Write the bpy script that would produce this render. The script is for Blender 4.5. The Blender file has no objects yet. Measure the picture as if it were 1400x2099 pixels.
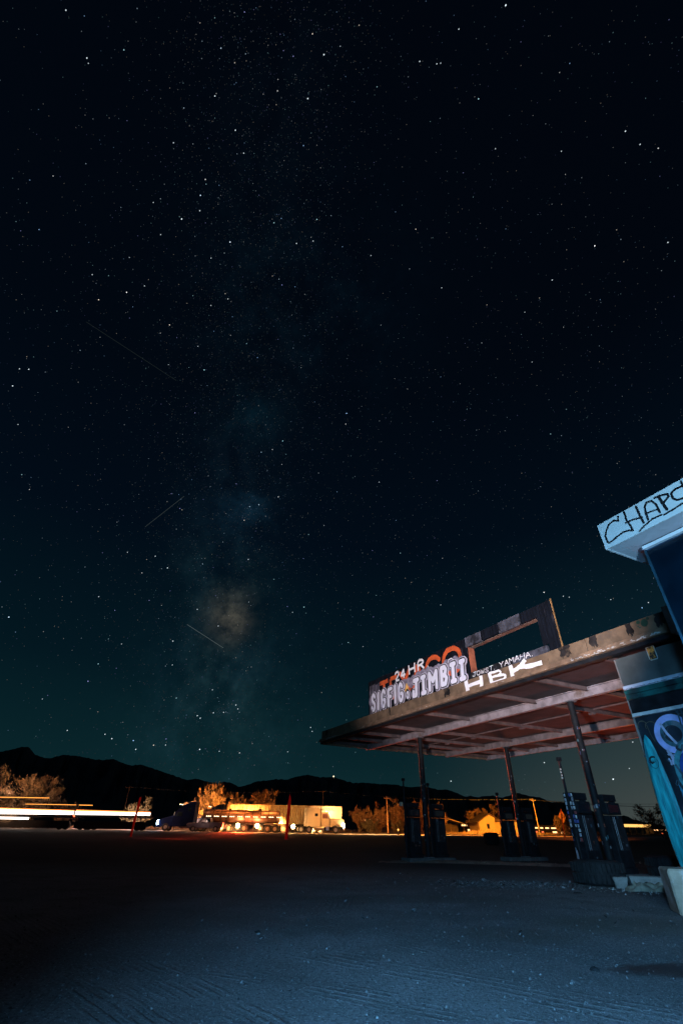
import bpy, bmesh, math, random
from mathutils import Vector, Matrix
R = math.radians
random.seed(7)
sc = bpy.context.scene
col = sc.collection
# ------------------------------------------------------------------ camera
cam_d = bpy.data.cameras.new('camera'); cam = bpy.data.objects.new('camera', cam_d); col.objects.link(cam)
cam_d.sensor_fit = 'VERTICAL'; cam_d.sensor_height = 36; cam_d.lens = 15.99
cam_d.clip_start = 0.05; cam_d.clip_end = 60000
_p, _r = R(34.887), R(1.011)
_f = Vector((0, math.cos(_p), math.sin(_p))); _u = Vector((0, -math.sin(_p), math.cos(_p))); _x = Vector((1, 0, 0))
_rt = _x*math.cos(_r) + _u*math.sin(_r); _up = -_x*math.sin(_r) + _u*math.cos(_r)
m4 = Matrix((_rt, _up, -_f)).transposed().to_4x4(); m4.translation = (0, 0, 1.0)
cam.matrix_world = m4
sc.camera = cam
# ------------------------------------------------------------------ view
sc.view_settings.view_transform = 'Standard'; sc.view_settings.look = 'None'
sc.view_settings.exposure = 0.0; sc.view_settings.gamma = 1.0; sc.view_settings.use_curve_mapping = False
sc.render.engine = 'CYCLES'; sc.cycles.max_bounces = 4; sc.cycles.use_denoising = True
sc.cycles.sample_clamp_indirect = 2.0; sc.cycles.caustics_reflective = False; sc.cycles.caustics_refractive = False

class NT:
    """small node helper"""
    def __init__(s, tree): s.t = tree; s.n = tree.nodes; s.l = tree.links
    def new(s, kind, **k):
        n = s.n.new(kind)
        for a, v in k.items(): setattr(n, a, v)
        return n
    def put(s, sock, v):
        if isinstance(v, bpy.types.NodeSocket): s.l.new(v, sock)
        elif v is not None:
            if isinstance(v, (tuple, list)) and len(v) == 3 and len(sock.default_value) == 4: v = (*v, 1)
            sock.default_value = v
    def math(s, op, a, b=None, c=None, clamp=False):
        n = s.new('ShaderNodeMath', operation=op); n.use_clamp = clamp
        s.put(n.inputs[0], a)
        if b is not None: s.put(n.inputs[1], b)
        if c is not None: s.put(n.inputs[2], c)
        return n.outputs[0]
    def vm(s, op, a, b=None):
        n = s.new('ShaderNodeVectorMath', operation=op); s.put(n.inputs[0], a)
        if b is not None: s.put(n.inputs[1], b)
        return n.outputs['Value'] if op in ('DOT_PRODUCT', 'LENGTH') else n.outputs[0]
    def noise(s, vec, scale, detail=4, rough=.55, dist=0):
        n = s.new('ShaderNodeTexNoise'); s.put(n.inputs['Vector'], vec)
        n.inputs['Scale'].default_value = scale; n.inputs['Detail'].default_value = detail
        n.inputs['Roughness'].default_value = rough; n.inputs['Distortion'].default_value = dist
        return n.outputs[0]
    def ramp(s, fac, stops):
        n = s.new('ShaderNodeValToRGB'); s.put(n.inputs[0], fac); e = n.color_ramp.elements
        while len(e) < len(stops): e.new(.5)
        for i, (p, c) in enumerate(stops):
            e[i].position = p; e[i].color = (*c, 1) if isinstance(c, tuple) else (c, c, c, 1)
        return n.outputs[0]
    def mix(s, f, a, b, bt='MIX'):
        n = s.new('ShaderNodeMix', data_type='RGBA', blend_type=bt)
        s.put(n.inputs[0], f); s.put(n.inputs[6], a); s.put(n.inputs[7], b)
        return n.outputs[2]
    def mapr(s, v, a, b, c=0., d=1., kind='SMOOTHSTEP'):
        n = s.new('ShaderNodeMapRange', interpolation_type=kind); s.put(n.inputs[0], v)
        for i, q in enumerate((a, b, c, d)): n.inputs[i+1].default_value = q
        return n.outputs[0]
    def scale3(s, vec, sx, sy, sz):
        return s.vm('MULTIPLY', vec, (sx, sy, sz))

# ------------------------------------------------------------------ world: night sky
world = bpy.data.worlds.new('World'); sc.world = world; world.use_nodes = True
w = NT(world.node_tree); w.n.clear()
tc = w.new('ShaderNodeTexCoord').outputs['Generated']
sep = w.new('ShaderNodeSeparateXYZ'); w.put(sep.inputs[0], tc)
dz = sep.outputs[2]; dx = sep.outputs[0]
left = w.ramp(dz, [(0, (.0060, .0270, .0310)), (.10, (.0028, .0175, .0225)), (.26, (.0011, .0085, .0140)), (.50, (.0006, .0036, .0085)), (.75, (.0005, .0022, .0052)), (1, (.0005, .0016, .0040))])
right = w.ramp(dz, [(0, (.0650, .0740, .0680)), (.10, (.0300, .0490, .0520)), (.26, (.0030, .0150, .0235)), (.50, (.0006, .0040, .0090)), (.75, (.0005, .0018, .0044)), (1, (.0005, .0013, .0034))])
base = w.mix(w.mapr(dx, .10, .62), left, right)
# milky way: a band along one great circle
a1, a2 = Vector((-.237, .942, .236)).normalized(), Vector((-.11, .118, .987)).normalized()
nrm = a1.cross(a2).normalized()
warp = w.noise(tc, 3.0, 5, .6)
dband = w.math('ADD', w.vm('DOT_PRODUCT', tc, tuple(nrm)), w.math('MULTIPLY', w.math('SUBTRACT', warp, .5), .16))
band = w.math('EXPONENT', w.math('MULTIPLY', w.math('MULTIPLY', dband, dband), -95.0))
cloud = w.math('MULTIPLY', w.mapr(w.noise(w.scale3(tc, 1, 1, .8), 5.0, 9, .66, .5), .38, .70), w.mapr(w.noise(tc, 38, 6, .7), .25, .75, .35, 1.5))
lane = w.mapr(w.math('ABSOLUTE', w.math('ADD', dband, w.math('MULTIPLY', w.math('SUBTRACT', w.noise(tc, 7, 7, .65), .5), .22))), .0, .035, .15, 1.0)
cloud = w.math('MULTIPLY', cloud, lane)
fade = w.mapr(dz, .12, .95, 1.0, .10, 'LINEAR')
mw = w.math('MULTIPLY', w.math('MULTIPLY', band, cloud), fade)
base = w.mix(1.0, base, w.mix(mw, (0, 0, 0), (.0036, .0105, .0160)), 'ADD')
def blob(d, k, c, lo=.40, hi=.68, nscale=11):
    d = Vector(d).normalized()
    q = w.math('SUBTRACT', 1.0, w.vm('DOT_PRODUCT', tc, tuple(d)))
    g = w.math('EXPONENT', w.math('MULTIPLY', q, -k))
    g = w.math('MULTIPLY', g, w.mapr(w.noise(tc, nscale, 9, .62), lo-.06, hi))
    g = w.math('MULTIPLY', g, w.mapr(w.noise(tc, 60, 5, .7), .3, .7, .5, 1.4))
    return w.mix(g, (0, 0, 0), c)
for d, k, c in [((-.234, .890, .39), 1300, (.018, .016, .011)), ((-.232, .902, .362), 1100, (.024, .019, .012)), ((-.222, .912, .345), 1300, (.026, .020, .013)), ((-.246, .865, .42), 300, (.004, .012, .013)),
                ((-.237, .942, .236), 300, (.005, .011, .012)), ((-.19, .68, .71), 900, (.0006, .005, .008)), ((-.205, .80, .56), 500, (.003, .012, .022)),
                ((-.22, .95, .20), 90, (.002, .007, .008)), ((-.10, .52, .85), 60, (.0006, .0028, .0046))]:
    base = w.mix(1.0, base, blob(d, k, c), 'ADD')
skyt = w.new('ShaderNodeTexSky', sky_type='NISHITA'); skyt.sun_disc = False
skyt.sun_elevation = R(-8); skyt.sun_rotation = R(70)
nish = w.mix(1.0, skyt.outputs[0], (.02, .02, .02), 'MULTIPLY')     # last trace of twilight
base = w.mix(1.0, base, nish, 'ADD')
bg = w.new('ShaderNodeBackground'); w.put(bg.inputs[0], base); bg.inputs[1].default_value = 1.0
w.l.new(bg.outputs[0], w.new('ShaderNodeOutputWorld').inputs[0])

# ------------------------------------------------------------------ unseen lamps read from the light, and fill spots added to brighten surfaces
def spot(name, loc, aim, watts, colr, deg, blend=.6, rad=.15):
    d = bpy.data.lights.new(name, 'SPOT'); d.energy = watts; d.color = colr; d.spot_size = R(deg); d.spot_blend = blend
    d.shadow_soft_size = rad
    o = bpy.data.objects.new(name, d); col.objects.link(o); o.location = loc
    o.rotation_euler = (Vector(aim)-Vector(loc)).to_track_quat('-Z', 'Y').to_euler(); return o
def point(name, loc, watts, colr, rad=.2):
    d = bpy.data.lights.new(name, 'POINT'); d.energy = watts; d.color = colr; d.shadow_soft_size = rad
    o = bpy.data.objects.new(name, d); col.objects.link(o); o.location = loc; return o
spot('blue_floodlight', (2.2, -.8, 2.1), (5.6, 7.0, 4.6), 2250, (.34, .70, 1.0), 78, .9, .25)
spot('lot_floodlight', (-.6, -1.8, 2.6), (3.2, 5.8, 0), 4600, (.13, .42, .78), 82, 1.0, .25)
spot('mural_light_fill', (1.6, .2, 1.6), tuple(Vector((.84, 25.6, 2.4))+Vector((.4451, -.8955, 0))*17.3-Vector((1.65, 0, 0))), 1700, (.26, .60, 1.0), 30, .9, .15)  # added spot, only to brighten the mural
spot('canopy_floodlight', (-1.5, 1.0, 1.2), (4.8, 16.0, 8.1), 14500, (.98, .82, .82), 43, .45, .12)
spot('brake_light_glow', (-12.0, 84, 1.3), (8.5, 23, 10.2), 420000, (1.0, .12, .05), 17, .35, .4)
spot('town_sodium_lamp', (46, 66, 1.7), (8, 18, 8.6), 34000, (1.0, .42, .07), 15, .35, .3)
spot('red_pole_light', (-14, 52, 1.0), (-20, 60, 2.6), 1300, (1.0, .05, .02), 120, .8, .2)  # added red spot close to the leaning post
spot('under_canopy_fill', (10.3+3.6, 25.6-8.1+3.3, .5), (10.4, 19.0, 4.6), 800, (1.0, .13, .05), 96, .8, .2)  # added red spot below the soffit, no car stands there
spot('under_canopy_fill_far', (9.5, 27.5, .5), (8.0, 25.0, 4.6), 240, (1.0, .22, .10), 100, .8, .2)  # weaker second spot added under the far soffit
for i, (x, y, z, ax, ay, W_, c, dg) in enumerate([
        (-50, 66, 9, -52, 90, 9000, (1.0, .50, .26), 75), (-12, 72, 8.5, -13, 97, 7000, (1.0, .34, .05), 50),
        (6, 82, 5.5, -7, 95, 1500, (1.0, .32, .05), 66), (-1, 80, 7, -1.5, 95, 1100, (1.0, .42, .10), 58),
        (10, 76, 8, 11, 106, 8000, (1.0, .20, .03), 70), (26, 88, 8, 34, 122, 110000, (1.0, .36, .03), 62),
        (32, 64, 8, 32, 78, 4200, (1.0, .20, .02), 80), (-30, 76, 8, -30, 88, 3000, (1.0, .40, .25), 60)]):
    spot('roadside_fill', (x, y, z), (ax, ay, .8), W_, c, dg, .7, .3)  # added spots brightening trailers, trees, house and road
spot('bush_fill', (-46, 76, 2.0), (-52.5, 93, 5.2), 6000, (1.0, .45, .17), 52, .5, .3)  # added spot aimed at the left bush
for x, e_, c in ((-52, 500, (1, .62, .5)), (-38, 700, (1, .6, .45)), (-30, 160, (1, .5, .3)), (-24, 160, (1, .45, .2)), (-17, 600, (1, .30, .06)), (-9, 650, (1, .34, .07)), (-2, 600, (1, .36, .08)), (6, 2600, (1, .55, .2)), (14, 3000, (1, .40, .08)), (24, 2200, (1, .30, .04)), (34, 1600, (1, .25, .03))):
    spot('road_fill', (x, 85.5, 9.0), (x, 86.0, 0), e_*7, c, 74, .5, .25)  # downward spots added to brighten the road strip
for x, y, z, e_, c in ((-45, 96, .8, 900, (1, .55, .42)), (-36, 96, .8, 900, (1, .55, .40)), (-30, 97, .8, 900, (1, .50, .32)), (-25, 92.0, .9, 1300, (1, .36, .10)), (-20.5, 91.4, .8, 1300, (1, .36, .09)), (-15.5, 91.4, .8, 1300, (1, .36, .09)),
                       (-10, 90.4, .7, 1100, (1, .34, .07)), (-3.4, 93.6, .8, 900, (1, .45, .14)), (5, 90, .8, 900, (1, .42, .08)), (10, 90, .8, 420, (1, .30, .04)), (16, 90, .8, 300, (1, .24, .03)),
                       (-1.2, 94.2, 3.4, 1100, (1, .52, .18)), (-14, 92.2, 4.6, 800, (1, .32, .05))):
    if z < 1: spot('yard_fill', (x, y, 1.5), (x, y+5, 0), e_*9, c, 118, .5, .25)  # added behind the vehicles to brighten ground and trailer sides
    else: point('yard_fill', (x, y, z), e_*.55, c, .25)
spot('tree_fill', (-22, 98.5, 1.0), (-22.5, 103, 5.5), 5200, (1.0, .36, .05), 110, .8, .3)  # spots added under the trees to light their crowns
spot('tree_fill', (-14, 100, 1.0), (-14.3, 105, 5.5), 2400, (1.0, .30, .05), 100, .8, .3)
spot('red_post_light', (-8.5, 54, .8), (-5.2, 60, 2.8), 480, (1.0, .05, .02), 70, .8, .2)  # extra red spot added for the wedge-topped post
# ------------------------------------------------------------------ materials
MATS = {}
def mat(name, c, rough=.8, metal=0., var=.25, vs=3., bump=.0, bs=30., streak=False, c2=None, emit=None, es=1., spec=.5, thr=(.45, .62), coord='Object'):
    if name in MATS: return MATS[name]
    m = bpy.data.materials.new(name); m.use_nodes = True; t = NT(m.node_tree); t.n.clear()
    out = t.new('ShaderNodeOutputMaterial'); b = t.new('ShaderNodeBsdfPrincipled'); t.l.new(b.outputs[0], out.inputs[0])
    if emit:
        b.inputs['Base Color'].default_value = (.02, .02, .02, 1)
        b.inputs['Emission Color'].default_value = (*emit, 1); b.inputs['Emission Strength'].default_value = es
    else:
        tcn = t.new('ShaderNodeTexCoord').outputs[coord]
        v = t.scale3(tcn, 6, 6, .7) if streak else tcn
        n1 = t.noise(v, vs, 5, .6)
        dk = tuple(k*(1-var) for k in c); lt = tuple(min(1, k*(1+var)) for k in c)
        cc = t.mix(t.mapr(n1, .3, .7), dk, lt)
        if c2: cc = t.mix(t.mapr(t.noise(v, vs*.6, 8, .68), thr[0], thr[1]), cc, c2)
        t.put(b.inputs['Base Color'], cc)
        if bump:
            bn = t.new('ShaderNodeBump'); bn.inputs['Strength'].default_value = bump; bn.inputs['Distance'].default_value = .02
            t.put(bn.inputs['Height'], t.noise(tcn, bs, 5, .6)); t.put(b.inputs['Normal'], bn.outputs[0])
    b.inputs['Roughness'].default_value = rough; b.inputs['Metallic'].default_value = metal
    b.inputs['Specular IOR Level'].default_value = spec
    MATS[name] = m; return m
def lampmat(name, c, s):
    m = mat(name, c, emit=c, es=s)
    try: m.cycles.emission_sampling = 'FRONT'
    except Exception: pass
    return m

# ------------------------------------------------------------------ mesh builder
class MB:
    def __init__(s, off=(0, 0, 0)): s.v = []; s.f = []; s.off = Vector(off)
    def add(s, vs, fs):
        b = len(s.v); s.v += [tuple(Vector(p)-s.off) for p in vs]; s.f += [tuple(b+i for i in f) for f in fs]; return s
    def box(s, c, d, rz=0, M=None):
        hx, hy, hz = d[0]/2, d[1]/2, d[2]/2; c = Vector(c)
        m = M if M else Matrix.Rotation(rz, 3, 'Z')
        P = [c+m@Vector((x*hx, y*hy, z*hz)) for z in (-1, 1) for (x, y) in ((-1, -1), (1, -1), (1, 1), (-1, 1))]
        return s.add(P, [(3, 2, 1, 0), (4, 5, 6, 7), (0, 1, 5, 4), (1, 2, 6, 5), (2, 3, 7, 6), (3, 0, 4, 7)])
    def box2(s, a, b): return s.box([(i+j)/2 for i, j in zip(a, b)], [abs(i-j) for i, j in zip(a, b)])
    def cyl(s, a, b, r0, r1=None, n=10, cap=True):
        r1 = r0 if r1 is None else r1; a = Vector(a); b = Vector(b); d = (b-a).normalized()
        q = d.orthogonal().normalized(); p = d.cross(q)
        V = [a+(q*math.cos(t)+p*math.sin(t))*r0 for t in (2*math.pi*i/n for i in range(n))] + [b+(q*math.cos(t)+p*math.sin(t))*r1 for t in (2*math.pi*i/n for i in range(n))]
        F = [(i, (i+1) % n, n+(i+1) % n, n+i) for i in range(n)]
        if cap: F += [tuple(range(n-1, -1, -1)), tuple(range(n, 2*n))]
        return s.add(V, F)
    def tube(s, pts, r, n=8):
        for a, b in zip(pts[:-1], pts[1:]): s.cyl(a, b, r, r, n)
        return s
    def prism(s, pts, ax, a, b):
        """polygon pts (two coords) swept along axis ax (0,1,2) from a to b"""
        def P(u, v, w_): return {0: (w_, u, v), 1: (u, w_, v), 2: (u, v, w_)}[ax]
        n = len(pts); V = [P(u, v, a) for u, v in pts]+[P(u, v, b) for u, v in pts]
        F = [tuple(range(n-1, -1, -1)), tuple(range(n, 2*n))]+[(i, (i+1) % n, n+(i+1) % n, n+i) for i in range(n)]
        return s.add(V, F)
    def lathe(s, prof, c, axis='Z', n=24):
        """prof: list of (r,h); closed loop if first==last"""
        c = Vector(c); V = []; m = len(prof)
        for i in range(n):
            t = 2*math.pi*i/n
            for r_, h in prof:
                p = (r_*math.cos(t), r_*math.sin(t), h)
                if axis == 'Y': p = (p[0], p[2], p[1])
                if axis == 'X': p = (p[2], p[0], p[1])
                V.append(c+Vector(p))
        F = []
        for i in range(n):
            j = (i+1) % n
            for k in range(m-1): F.append((i*m+k, j*m+k, j*m+k+1, i*m+k+1))
        return s.add(V, F)
    def quad(s, a, b, c, d): return s.add([a, b, c, d], [(0, 1, 2, 3)])
    def build(s, name, m, parent=None, bevel=0, smooth=False):
        me = bpy.data.meshes.new(name); me.from_pydata(s.v, [], s.f)
        bm = bmesh.new(); bm.from_mesh(me)
        bmesh.ops.recalc_face_normals(bm, faces=bm.faces)
        if bevel:
            bmesh.ops.bevel(bm, geom=[e for e in bm.edges if e.calc_length() > bevel*3], offset=bevel, segments=1, affect='EDGES')
        bm.to_mesh(me); bm.free()
        if m: me.materials.append(m)
        if smooth:
            me.polygons.foreach_set('use_smooth', [True]*len(me.polygons))
        o = bpy.data.objects.new(name, me); col.objects.link(o)
        if parent: o.parent = parent
        return o
def tag(o, label=None, cat=None, group=None, kind=None):
    if label: o['label'] = label
    if cat: o['category'] = cat
    if group: o['group'] = group
    if kind: o['kind'] = kind
    return o
def thing(name, loc, label, cat, rz=0, group=None):
    o = bpy.data.objects.new(name, None); col.objects.link(o); o.location = loc; o.rotation_euler = (0, 0, rz)
    o.empty_display_size = .3
    return tag(o, label, cat, group)
def dup(o, loc, label, rz=None):
    """copy a thing, its parts and their sub-parts"""
    def cp(a, par):
        c = a.copy(); col.objects.link(c); c.parent = par
        for ch in kids.get(a.name, []): cp(ch, c)
        return c
    kids = {}
    for q in list(col.objects):
        if q.parent: kids.setdefault(q.parent.name, []).append(q)
    c = cp(o, None); c.location = loc
    if rz is not None: c.rotation_euler = (0, 0, rz)
    c['label'] = label; return c

# palette
black = mat('weathered black paint', (.009, .010, .013), .75, var=.5, vs=4, c2=(.07, .07, .09), thr=(.60, .76), spec=.2)
blackst = mat('streaked black boards', (.005, .007, .012), .9, spec=.1, var=.5, vs=2, streak=True, c2=(.06, .06, .08), thr=(.56, .78))
tan = mat('sun-baked tan fascia panel', (.155, .102, .062), .85, var=.3, vs=2.6, bump=.3, bs=14, c2=(.06, .048, .04), thr=(.56, .80))
tan2 = mat('peeling tan moulding', (.19, .12, .075), .8, var=.35, vs=4, bump=.5, bs=20, c2=(.035, .03, .028), thr=(.56, .70))
white = mat('white spray paint', (.86, .86, .90), .7, var=.08, vs=6)
lilac = mat('pale lilac spray fill', (.80, .80, .92), .7, var=.06, vs=2.2, c2=(.55, .55, .72), thr=(.52, .75))
haze_p = mat('soft grey lilac overspray', (.30, .27, .36), .8, var=.4, vs=5)
inkm = mat('black marker paint', (.008, .008, .012), .6, var=.2)
orange_p = mat('orange red sign paint', (.62, .10, .025), .7, var=.3, vs=3, c2=(.12, .03, .02), thr=(.55, .75))
yellow_p = mat('ochre spray paint', (.75, .42, .12), .7, var=.3)
beamw = mat('flaking white beam paint', (.27, .225, .235), .7, var=.35, vs=3, bump=.3, bs=12, c2=(.16, .11, .09), thr=(.55, .70))
joistm = mat('dimmed brown joist paint', (.115, .075, .07), .8, var=.35, vs=3, c2=(.07, .05, .05), thr=(.5, .7))  # weaker light on the joists is put into this darker colour
deckm = mat('stained soffit boards', (.042, .028, .032), .8, var=.5, vs=1.4, bump=.3, bs=8, c2=(.035, .026, .03), thr=(.45, .65))
steel = mat('dull steel', (.22, .22, .23), .5, .6, var=.3, vs=6)
dark = mat('dark painted metal', (.010, .011, .014), .7, 0, spec=.2, var=.5, vs=8, bump=.2)
rubber = mat('black rubber', (.018, .018, .020), .85, var=.4, vs=9, bump=.4, bs=25)
chrome = mat('worn chrome', (.55, .52, .48), .3, .9, var=.2)
glass = mat('dark glass', (.012, .016, .022), .08, 0, var=.1, spec=.8)
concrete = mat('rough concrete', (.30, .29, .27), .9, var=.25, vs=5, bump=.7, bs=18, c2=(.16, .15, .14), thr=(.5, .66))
wood = mat('old wood pole', (.16, .10, .06), .9, var=.3, vs=4)
redlit = mat('red lit post', (.42, .035, .02), .7, var=.3, vs=3)  # red tail-light glow put into the post colour
bark = mat('bark', (.11, .075, .05), .9, var=.3, vs=6)

# ------------------------------------------------------------------ mountains, ground, road
RIDGE = [(-60, .09), (-50, .10), (-42, .098), (-36, .094), (-33.3, 0.0952), (-32.6, 0.0984), (-31.7, 0.1047), (-31.1, 0.1056), (-30.3, 0.0943), (-29.1, 0.0906), (-28.0, 0.0978), (-26.5, 0.0974), (-25.3, 0.0942), (-24.2, 0.0939), (-23.4, 0.0969), (-22.3, 0.0904), (-21.5, 0.088), (-20.6, 0.0904), (-19.1, 0.0839), (-17.6, 0.0774), (-15.8, 0.0693), (-15.0, 0.0721), (-14.3, 0.0702), (-13.5, 0.0676), (-12.7, 0.0657), (-12.0, 0.0692), (-11.2, 0.0672), (-10.4, 0.0614), (-9.4, 0.0657), (-8.7, 0.0708), (-7.7, 0.0728), (-6.5, 0.0757), (-5.3, 0.0754), (-4.5, 0.0805), (-3.2, 0.0842), (-1.9, 0.0806), (-0.3, 0.0811), (0.5, 0.0773), (1.8, 0.072), (2.9, 0.073), (4.7, 0.071), (6.3, 0.0704), (7.9, 0.0659), (8.6, 0.0675), (9.9, 0.0661), (10.9, 0.0622), (11.7, 0.0631), (12.7, 0.0577), (13.5, 0.0517), (14.2, 0.0532), (14.8, 0.0503), (15.1, 0.0525), (16.3, 0.0533), (17.2, 0.0503), (18.8, 0.0577), (19.9, 0.0525), (20.8, 0.0509), (21.8, 0.043), (22.7, 0.0444), (24.8, 0.036), (25.7, 0.0271), (26.5, 0.0225), (27.9, 0.0252), (28.6, 0.0194), (30.1, 0.0132), (32.2, 0.0092), (36, .012), (42, .02), (52, .03), (60, .02)]
def ridge(a):
    for (a0, h0), (a1, h1) in zip(RIDGE[:-1], RIDGE[1:]):
        if a0 <= a <= a1: return h0+(h1-h0)*(a-a0)/(a1-a0)
    return .01
from mathutils import noise as mn
mmat = mat('dark desert rock', (.050, .050, .060), .95, var=.3, vs=.004, bump=0, coord='Object')
def mountains():
    V = []; F = []; na = 720; rows = [(3300, .0), (3700, .22), (4200, .40), (4800, .66), (5300, .86), (5700, 1.0), (6100, .8), (6900, .2), (7400, 0)]
    for j, (d, k) in enumerate(rows):
        for i in range(na+1):
            a = -60+120*i/na; h = ridge(a)
            z = d*h*k
            n = mn.fractal(Vector((a*.9, j*.8, 3.1)), 1.0, 2.1, 6)
            dd = d+140*mn.noise(Vector((a*.6, j, 9)))*(0 if k == 0 else 1)
            z *= dd/d if False else 1
            if 0 < k < 1: z *= min(1.06, 1+.32*n)
            if k == 1.0: dd = d; z = 1+d*(h+.0012*mn.fractal(Vector((a*3.1, 1, 2)), 1, 2, 4))
            z = z if k else -2
            V.append((dd*math.sin(R(a)), dd*math.cos(R(a)), z))
    for j in range(len(rows)-1):
        for i in range(na):
            q = j*(na+1)+i; F.append((q, q+1, q+na+2, q+na+1))
    b = MB(); b.add(V, F); return tag(b.build('mountains', mmat), kind='structure')
mountains()
def sstep(x, a, b):
    t = max(0, min(1, (x-a)/(b-a))); return t*t*(3-2*t)
def gh(x, y):
    s = sstep(y, 58, 78)
    return s*(.34+.0055*max(0, x)*(1 if x < 120 else 120/x)+.0012*min(400, max(0, y-80)))+.010*mn.noise(Vector((x*.5, y*.5, 0)))*(1-s)
def ground_mat():
    m = bpy.data.materials.new('packed desert gravel'); m.use_nodes = True; t = NT(m.node_tree); t.n.clear()
    out = t.new('ShaderNodeOutputMaterial'); b = t.new('ShaderNodeBsdfPrincipled'); t.l.new(b.outputs[0], out.inputs[0])
    P = t.new('ShaderNodeTexCoord').outputs['Object']
    sp = t.new('ShaderNodeSeparateXYZ'); t.put(sp.inputs[0], P); X, Y = sp.outputs[0], sp.outputs[1]
    big = t.noise(P, .28, 5, .6); mid = t.noise(P, 1.3, 6, .62); fine = t.noise(P, 42, 4, .7); grit = t.noise(P, 140, 2, .6)
    c = t.mix(t.mapr(big, .35, .65), (.15, .148, .15), (.29, .275, .28))
    c = t.mix(t.mapr(mid, .46, .72), c, (.15, .148, .15))
    c = t.mix(t.mapr(t.noise(P, 24, 6, .8), .50, .60), c, (.085, .085, .09))
    c = t.mix(t.mapr(fine, .58, .66), c, (.60, .58, .58))
    c = t.mix(t.mapr(grit, .56, .70), c, (.08, .078, .08))
    # greenish stained patches and the oily wet patch at the right
    def ell(cx, cy, rx, ry, ang, soft=.35, wob=.6, ns=2.6):
        ca, sa = math.cos(ang), math.sin(ang)
        dx_ = t.math('SUBTRACT', X, cx); dy_ = t.math('SUBTRACT', Y, cy)
        u = t.math('MULTIPLY', t.math('ADD', t.math('MULTIPLY', dx_, ca), t.math('MULTIPLY', dy_, sa)), 1/rx)
        v = t.math('MULTIPLY', t.math('SUBTRACT', t.math('MULTIPLY', dy_, ca), t.math('MULTIPLY', dx_, sa)), 1/ry)
        d = t.math('ADD', t.math('MULTIPLY', u, u), t.math('MULTIPLY', v, v))
        d = t.math('ADD', d, t.math('MULTIPLY', t.math('SUBTRACT', t.noise(P, ns, 6, .65), .5), wob*2.6))
        return t.mapr(d, 1.0+soft, 1.0-soft)
    for e, cc, a in [((3.9, 8.2, 1.2, .7, .2, .9), (.11, .10, .075), .6), ((2.2, 7.3, .7, .5, 0, .9), (.12, .10, .08), .5), ((1.2, 10.5, 1.6, .6, .1, .9), (.10, .095, .085), .5)]:
        k = ell(*e); c = t.mix(t.math('MULTIPLY', k, a), c, cc)
    oil = ell(3.62, 5.72, 1.15, .30, .05, .25, .60, 4.5)
    c = t.mix(t.math('MULTIPLY', oil, .82), c, (.022, .022, .024))
    # older asphalt beyond the gravel, its dark colour pulled nearer for the light's fall-off
    far = t.mapr(t.math('ADD', Y, t.math('MULTIPLY', t.math('SUBTRACT', big, .5), 9)), 14.5, 20)
    near_far = t.mapr(Y, 66, 78, 1, 0)
    c = t.mix(t.math('MULTIPLY', t.math('MULTIPLY', far, near_far), .85), c, (.035, .033, .032))
    t.put(b.inputs['Base Color'], c)
    t.put(b.inputs['Roughness'], t.mix(oil, (.9, .9, .9), (.45, .45, .45)))
    # tyre tracks: families of fine parallel ridges
    H = t.math('ADD', t.math('MULTIPLY', fine, .8), t.math('MULTIPLY', t.noise(P, 18, 5, .7), 1.4))
    H = t.math('ADD', H, t.math('MULTIPLY', grit, .18))
    H = t.math('ADD', H, t.math('MULTIPLY', mid, .8))
    wv = t.math('MULTIPLY', t.math('SUBTRACT', t.noise(P, .45, 2, .5), .5), .22)
    wv = t.math('ADD', wv, t.math('MULTIPLY', t.math('SUBTRACT', t.noise(P, 9, 3, .6), .5), .03))
    def track(px, py, qx, qy, wid, pitch, amp, y0, y1):
        dx_, dy_ = qx-px, qy-py; L_ = math.hypot(dx_, dy_); nx, ny = -dy_/L_, dx_/L_; tx, ty = dx_/L_, dy_/L_
        v = t.math('ADD', t.math('ADD', t.math('MULTIPLY', X, nx), t.math('MULTIPLY', Y, ny)), -(px*nx+py*ny))
        v = t.math('ADD', v, wv)
        u = t.math('ADD', t.math('ADD', t.math('MULTIPLY', X, tx), t.math('MULTIPLY', Y, ty)), -(px*tx+py*ty))
        k = t.mapr(t.math('ABSOLUTE', v), wid, wid*.82)
        k = t.math('MULTIPLY', k, t.mapr(t.noise(P, 1.6, 6, .7), .42, .60))
        k = t.math('MULTIPLY', k, t.mapr(u, y0, y0+.8)); k = t.math('MULTIPLY', k, t.mapr(u, y1, y1-.8))
        s_ = t.math('SINE', t.math('MULTIPLY', v, 6.2832/pitch))
        return t.math('MULTIPLY', t.math('MULTIPLY', k, t.math('ADD', t.mapr(s_, .0, .8), 0)), amp)
    tr = None
    for a in [(-4.7, 8.6, -.2, 3.4, .55, .085, 1.0, 0, 8), (-3.0, 8.2, -1.9, 3.2, .34, .075, .9, 0, 6), (-2.0, 8.4, 3.6, 5.6, .42, .07, .9, 0, 7), (-3.6, 9.6, 5.2, 7.4, .36, .075, .7, 0, 9),
              (-1.6, 11, -2.0, 7.2, .34, .10, .9, 0, 4), (.2, 11.2, -.2, 8.2, .30, .10, .8, 0, 3.2), (-.6, 6.4, 2.4, 4.2, .30, .12, 1.0, 0, 4), (-1.3, 5.6, 1.3, 4.1, .22, .09, 1.0, 0, 4),
              (-2.9, 11.5, 1.5, 5.8, .26, .09, .8, 0, 7)]:
        q = track(*a); tr = q if tr is None else t.math('MAXIMUM', tr, q)
    H = t.math('ADD', H, t.math('MULTIPLY', tr, 1.15))
    # tread ridges are paler dry dust
    bn = t.new('ShaderNodeBump'); bn.inputs['Strength'].default_value = 1.0; bn.inputs['Distance'].default_value = .022
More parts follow.
